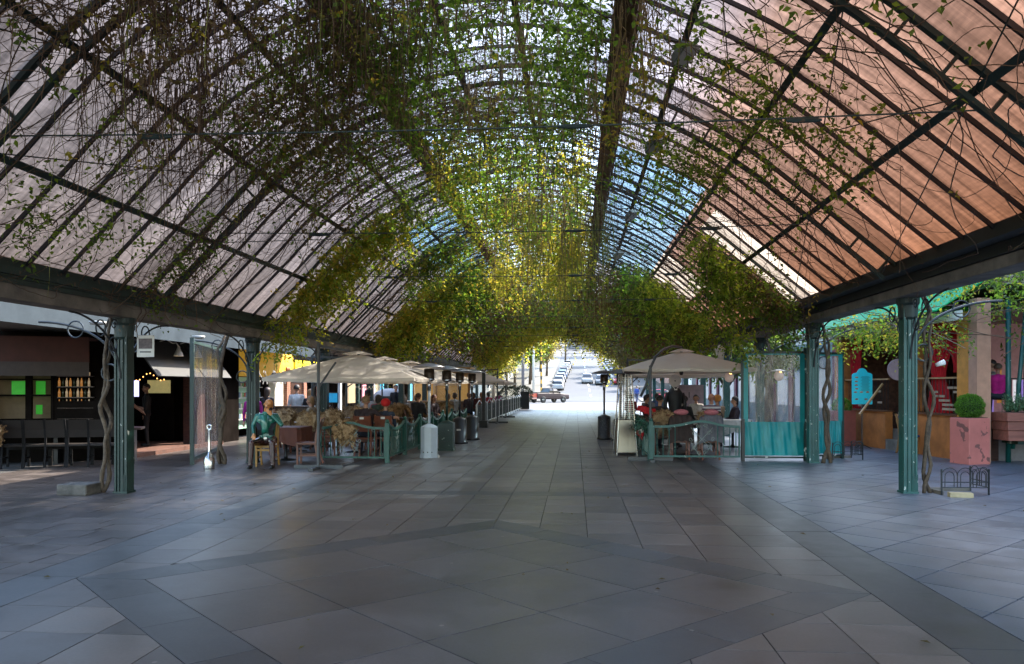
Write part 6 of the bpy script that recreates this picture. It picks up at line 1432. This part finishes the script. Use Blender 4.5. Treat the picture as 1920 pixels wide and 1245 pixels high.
# left row: parked nose to tail
colors=[W_,S3,(.05,.12,.25),W_,(.2,.22,.25),W_,S3]
cn={W_:'white',S3:'silver',(.05,.12,.25):'blue',(.2,.22,.25):'grey',(.45,.02,.03):'red'}
prot={W_:A}
def putcar(label,x,y,rz,c):
    if c in prot: t=dup(prot[c],(x,y,gz(y)+.03),rz,label)
    else: t=prot[c]=car(label,x,y,rz,c)
    t.rotation_euler[0]=math.atan(.085)*(1 if rz==0 else -1); return t
A.rotation_euler[0]=-math.atan(.085)
for i,c in enumerate(colors): putcar('%s car parked %s in the left kerb row up the street'%(cn[c],nm2[i]),-2.4+.15*i,119+7.5*i,PI if i%3 else 0,c)
for i,c in enumerate([(.45,.02,.03),W_,S3,W_,(.2,.22,.25),S3,W_]): putcar('%s car parked %s in the right kerb row up the street'%(cn[c],nm2[i]),6.6,122+7.5*i,0,c)
putcar('white car driving down the middle of the street',1.9,124,0,W_); putcar('silver car stopped at the crossing beside the white one',3.9,121,0,S3)
rc_=car('small red car crossing at the end of the walkway on the right',10.5,96,R(90),(.45,.02,.03),'crossing traffic')
rc_.location.z=0; rc_.rotation_euler[0]=0
# pickup
t=thing('pickup_truck','old maroon pickup truck with an orange red tailgate at the far end','truck',(-2.9,88,0),R(-48))
MAR=pm('maroon_paint',(.022,.007,.008),.45,var=.1,spec=.3); ORR=pm('orange_red_paint',(.55,.07,.02),.35,coat=.4)
# local: front at +y
loft([(2.35,.45,.78,.78,.74),(2.25,.38,.92,.84,.8),(1.2,.38,1.0,.86,.82),(.95,.38,1.06,.86,.84),(-.55,.38,1.08,.86,.84),(-.6,.42,1.08,.86,.84),(-2.2,.45,1.06,.86,.85),(-2.3,.5,1.04,.85,.84)],.8,'body',MAR,t)
loft([(1.15,1.02,1.06,.74,.74),(.55,1.02,1.52,.76,.62),(0,1.02,1.58,.76,.64),(-.45,1.02,1.56,.75,.64),(-.62,1.02,1.1,.74,.72)],.7,'windows',GLASS,t)
loft([(.5,1.53,1.57,.62,.55),(0,1.57,1.62,.64,.58),(-.45,1.55,1.60,.62,.56)],.6,'roof',MAR,t)
MB().box((0,-2.34,.82),(1.6,.05,.42)).build('tailgate',ORR,t,bevel=.01); MB().box((0,-2.42,.5),(1.6,.12,.14)).build('bumper',pm('pale_bumper',(.6,.3,.25),.3,metal=.3),t,bevel=.02)
MB().box((0,-1.45,1.10),(1.5,1.5,.12)).build('load_cover',pm('dark_load',(.03,.025,.02),.8,bump=.5),t)
for sx in (-1,1):
    for yy in (-1.45,1.45): wheel(t,sx*.8,yy,.36)
    MB().box((sx*.74,-2.36,.82),(.14,.06,.3)).build('tail_light',MC['tail_light'],t); MB().bar((sx*.82,1.0,1.06),(sx*.66,.52,1.54),.04,.05).build('door_pillar',MAR,t); MB().bar((sx*.82,.05,1.06),(sx*.68,.02,1.56),.04,.05).build('door_pillar',MAR,t)
    MB().box((sx*.95,.85,1.12),(.14,.06,.12)).build('mirror',BLACK,t)
# poles
for i,(x,y,h,r,m,l) in enumerate(((-5.2,100,13,.16,WHITE,'thick white concrete pole left of the street, nearest the striped one'),(-6.6,101,13,.2,pm('grey_pole',(.16,.15,.17),.7),'grey utility pole left of the white pole'),(-5.0,118,11,.12,MC['grey_pole'],'thin grey lamp pole farther up the left kerb'),(8.4,118,10,.12,MC['grey_pole'],'thin grey lamp pole on the right kerb'))):
    t=thing('street_pole',l,'pole',(x,y,gz(y)),0,'poles along the street'); MB().tube([(0,0,0),(0,0,h)],[r,r*.7],12).build('pole',m,t,smooth=True); MB().bar((0,0,h-.6),(1.6,0,h+.1),.08,.08).build('arm',m,t)
t=thing('striped_pole','yellow pole with black bands left of the street','pole',(-4.4,104,gz(104)))
for i in range(18): MB().tube([(0,0,.5*i),(0,0,.5*i+.5)],.11,10).build('band',pm('pole_yellow',(.6,.33,.03),.6) if i%2 else BLACK,t)
t=thing('direction_sign','brown road sign with white text lines on two posts up the right kerb','sign',(5.3,135,gz(135))); MB().bx(-1.2,1.2,-.03,.03,3.4,4.9).build('panel',pm('brown_sign',(.16,.05,.02),.5),t); mb=MB()
for z in (4.55,4.15,3.75): mb.box((0,-.04,z),(1.7-.3*(z<4),.01,.16))
mb.build('text_lines',WHITE,t); mb=MB(); mb.bar((-.9,0,0),(-.9,0,3.4),.09,.09); mb.build('post',ALU,t); mb=MB(); mb.bar((.9,0,0),(.9,0,3.4),.09,.09); mb.build('post',ALU,t)
# trees
TLEAF=leaf_mat('tree_leaf',[(.05,.09,.02),(.08,.13,.03),(.12,.18,.05)],2.0,.45)
TLEAF2=leaf_mat('tree_leaf_pale',[(.16,.17,.06),(.22,.2,.09),(.3,.25,.14)],1.8,.4)
def tree(label,x,y,h,rad,m,k=1400,leaf=.35,z0=None,sq=.75):
    t=thing('street_tree',label,'tree',(x,y,gz(y)),0,'trees along the far street')
    mb=MB(); mb.tube([(0,0,0),(.1,0,h*.3),(0,.1,h*.55)],[.22,.16,.1],8); 
    for i in range(7):
        a=i*2.4; mb.tube([(0,.05,h*(.3+.04*i)),(cos(a)*rad*.4,sin(a)*rad*.4,h*(.5+.04*i)),(cos(a)*rad*.75,sin(a)*rad*.75,h*(.6+.05*i))],[.08,.05,.02],6)
    mb.build('trunk',BARK,t,smooth=True)
    nc=14; C=nr.normal(size=(nc,3)); C=unit(C)*nr.uniform(.3,1,(nc,1))*rad*.75; C[:,2]=C[:,2]*sq+h*.66; i=nr.integers(0,nc,k); d=unit(nr.normal(size=(k,3))); P=C[i]+d*nr.uniform(.3,1,(k,1))*rad*.42
    a,b,c=sprays(P,d+nr.normal(size=(k,3))*.3,5,leaf*1.5,leaf); V,T=leaves_geo(a,b,c); raw_mesh('crown',V,T,m,t); return t
tree('dark green street tree behind the white pole on the left',-9,104,9,3.4,TLEAF)
tree('pale yellowish tree left of the street behind the A board',-9.5,92,7,2.6,TLEAF2)
tree('tall tree up the left kerb behind the parked cars',-7,128,12,4,TLEAF); tree('bare pinkish tree beside the left row of cars',-4.9,138,7,2.2,TLEAF2,700)
tree('green tree overhanging the left of the street far up the hill',-2,165,15,5,TLEAF); tree('green tree on the right far up the hill',10.5,150,13,4.5,TLEAF)
tree('yellow green tree on the right kerb near the crossing',11,112,7,2.8,TLEAF2); tree('large tree at the top of the street',9,215,20,7,TLEAF,1500,.5); tree('large tree at the top left of the street',-9,200,20,7,TLEAF,1500,.5)
tree('leafy tree behind the right dining terrace',7.3,31,5,1.6,TLEAF,900,.16); tree('second leafy tree behind the right dining terrace',7.4,40,5,1.7,TLEAF,900,.18)
# hanging sprig at the mouth (leafy shoot in front of the street)
# buildings up the street
def house(label,x,y,w,d,h,c,nw=4,ns=3):
    t=thing('street_building',label,'building',(x,y,gz(y)-.5),0,'buildings up the sunny street'); m=pm('facade_'+'_'.join('%02d'%int(v*100) for v in c),c,.8,var=.1,scale=.3)
    MB().bx(0,w,0,d,0,h).build('wall',m,t); MB().bx(-.3,w+.3,-.3,d+.3,h+.003,h+.4).build('roof',pm('pale_roof_slab',(.45,.4,.36),.8),t)
    for j in range(ns):
        for i in range(nw): u=w*(i+.25)/nw; z=1.5+(h-1)*j/ns; MB().bx(u,u+w*.5/nw,-.05,-.004,z,z+(h/ns)*.5).build('window',pm('street_window',(.06,.08,.1),.15),t)
        for i in range(nw): u=d*(i+.25)/nw; z=1.5+(h-1)*j/ns; s=(-.05,-.004) if x>0 else (w+.004,w+.05); MB().bx(s[0],s[1],u,u+d*.5/nw,z,z+(h/ns)*.5).build('window',MC['street_window'],t)
house('cream building on the left of the crossing',-26,103,14,16,9,(.5,.46,.38)); house('white building on the right of the crossing',14,103,14,16,8,(.62,.6,.56)); house('pinkish building farther up on the right',13,124,12,24,11,(.5,.34,.28)); house('grey white block farther up on the left',-24,125,13,26,12,(.45,.47,.5))
house('pale block at the top of the hill',-6,330,26,20,16,(.6,.56,.5),6,5); house('white block at the top of the hill on the right',22,300,20,20,18,(.62,.62,.62),5,5); house('blue grey tower at the top of the hill on the left',-34,300,20,20,26,(.4,.46,.55),5,7)
# potted plants at far fence end
for i,(x,y) in enumerate(((-4.0,61.8),(-5.1,61.4))):
    t=thing('potted_shrub','bushy potted shrub at the far end of the left terrace, '+['right of two','left of two'][i],'plant',(x,y,0),0,'potted shrubs'); MB().lathe([(.25,0),(.35,.5),(.33,.5)],14).build('pot',pm('dark_pot',(.03,.03,.03),.6),t,smooth=True); V,T=ball(.7,1200,.18); V[:,2]+=1.1; raw_mesh('foliage',V,T,pm('dark_shrub_leaf',(.012,.03,.01),.6,island=.5),t)

tree('dark tree behind the grey utility pole',-8.5,112,10,3.5,TLEAF,1200,.4); tree('dark tree left of the striped pole up the kerb',-6.8,120,9,3,TLEAF,1100,.35); tree('tall dark tree farther up the left kerb',-6.5,150,15,4.5,TLEAF,1200,.45)
tree('dark tree on the right kerb behind the brown sign',9.5,140,11,4,TLEAF,1200,.4); tree('tall dark tree on the right kerb farther up',8.8,170,15,5,TLEAF,1200,.45)
for i,(x,y,h) in enumerate(((-14,260,12),(-3,280,14),(6,270,10),(14,255,12))): house(['ochre house on the hill, leftmost of four','white house on the hill, second from left','rose house on the hill, third from left','grey house on the hill, rightmost of four'][i],x,y,9,9,h,[(.3,.2,.1),(.4,.4,.38),(.3,.16,.13),(.22,.23,.25)][i],3,4)
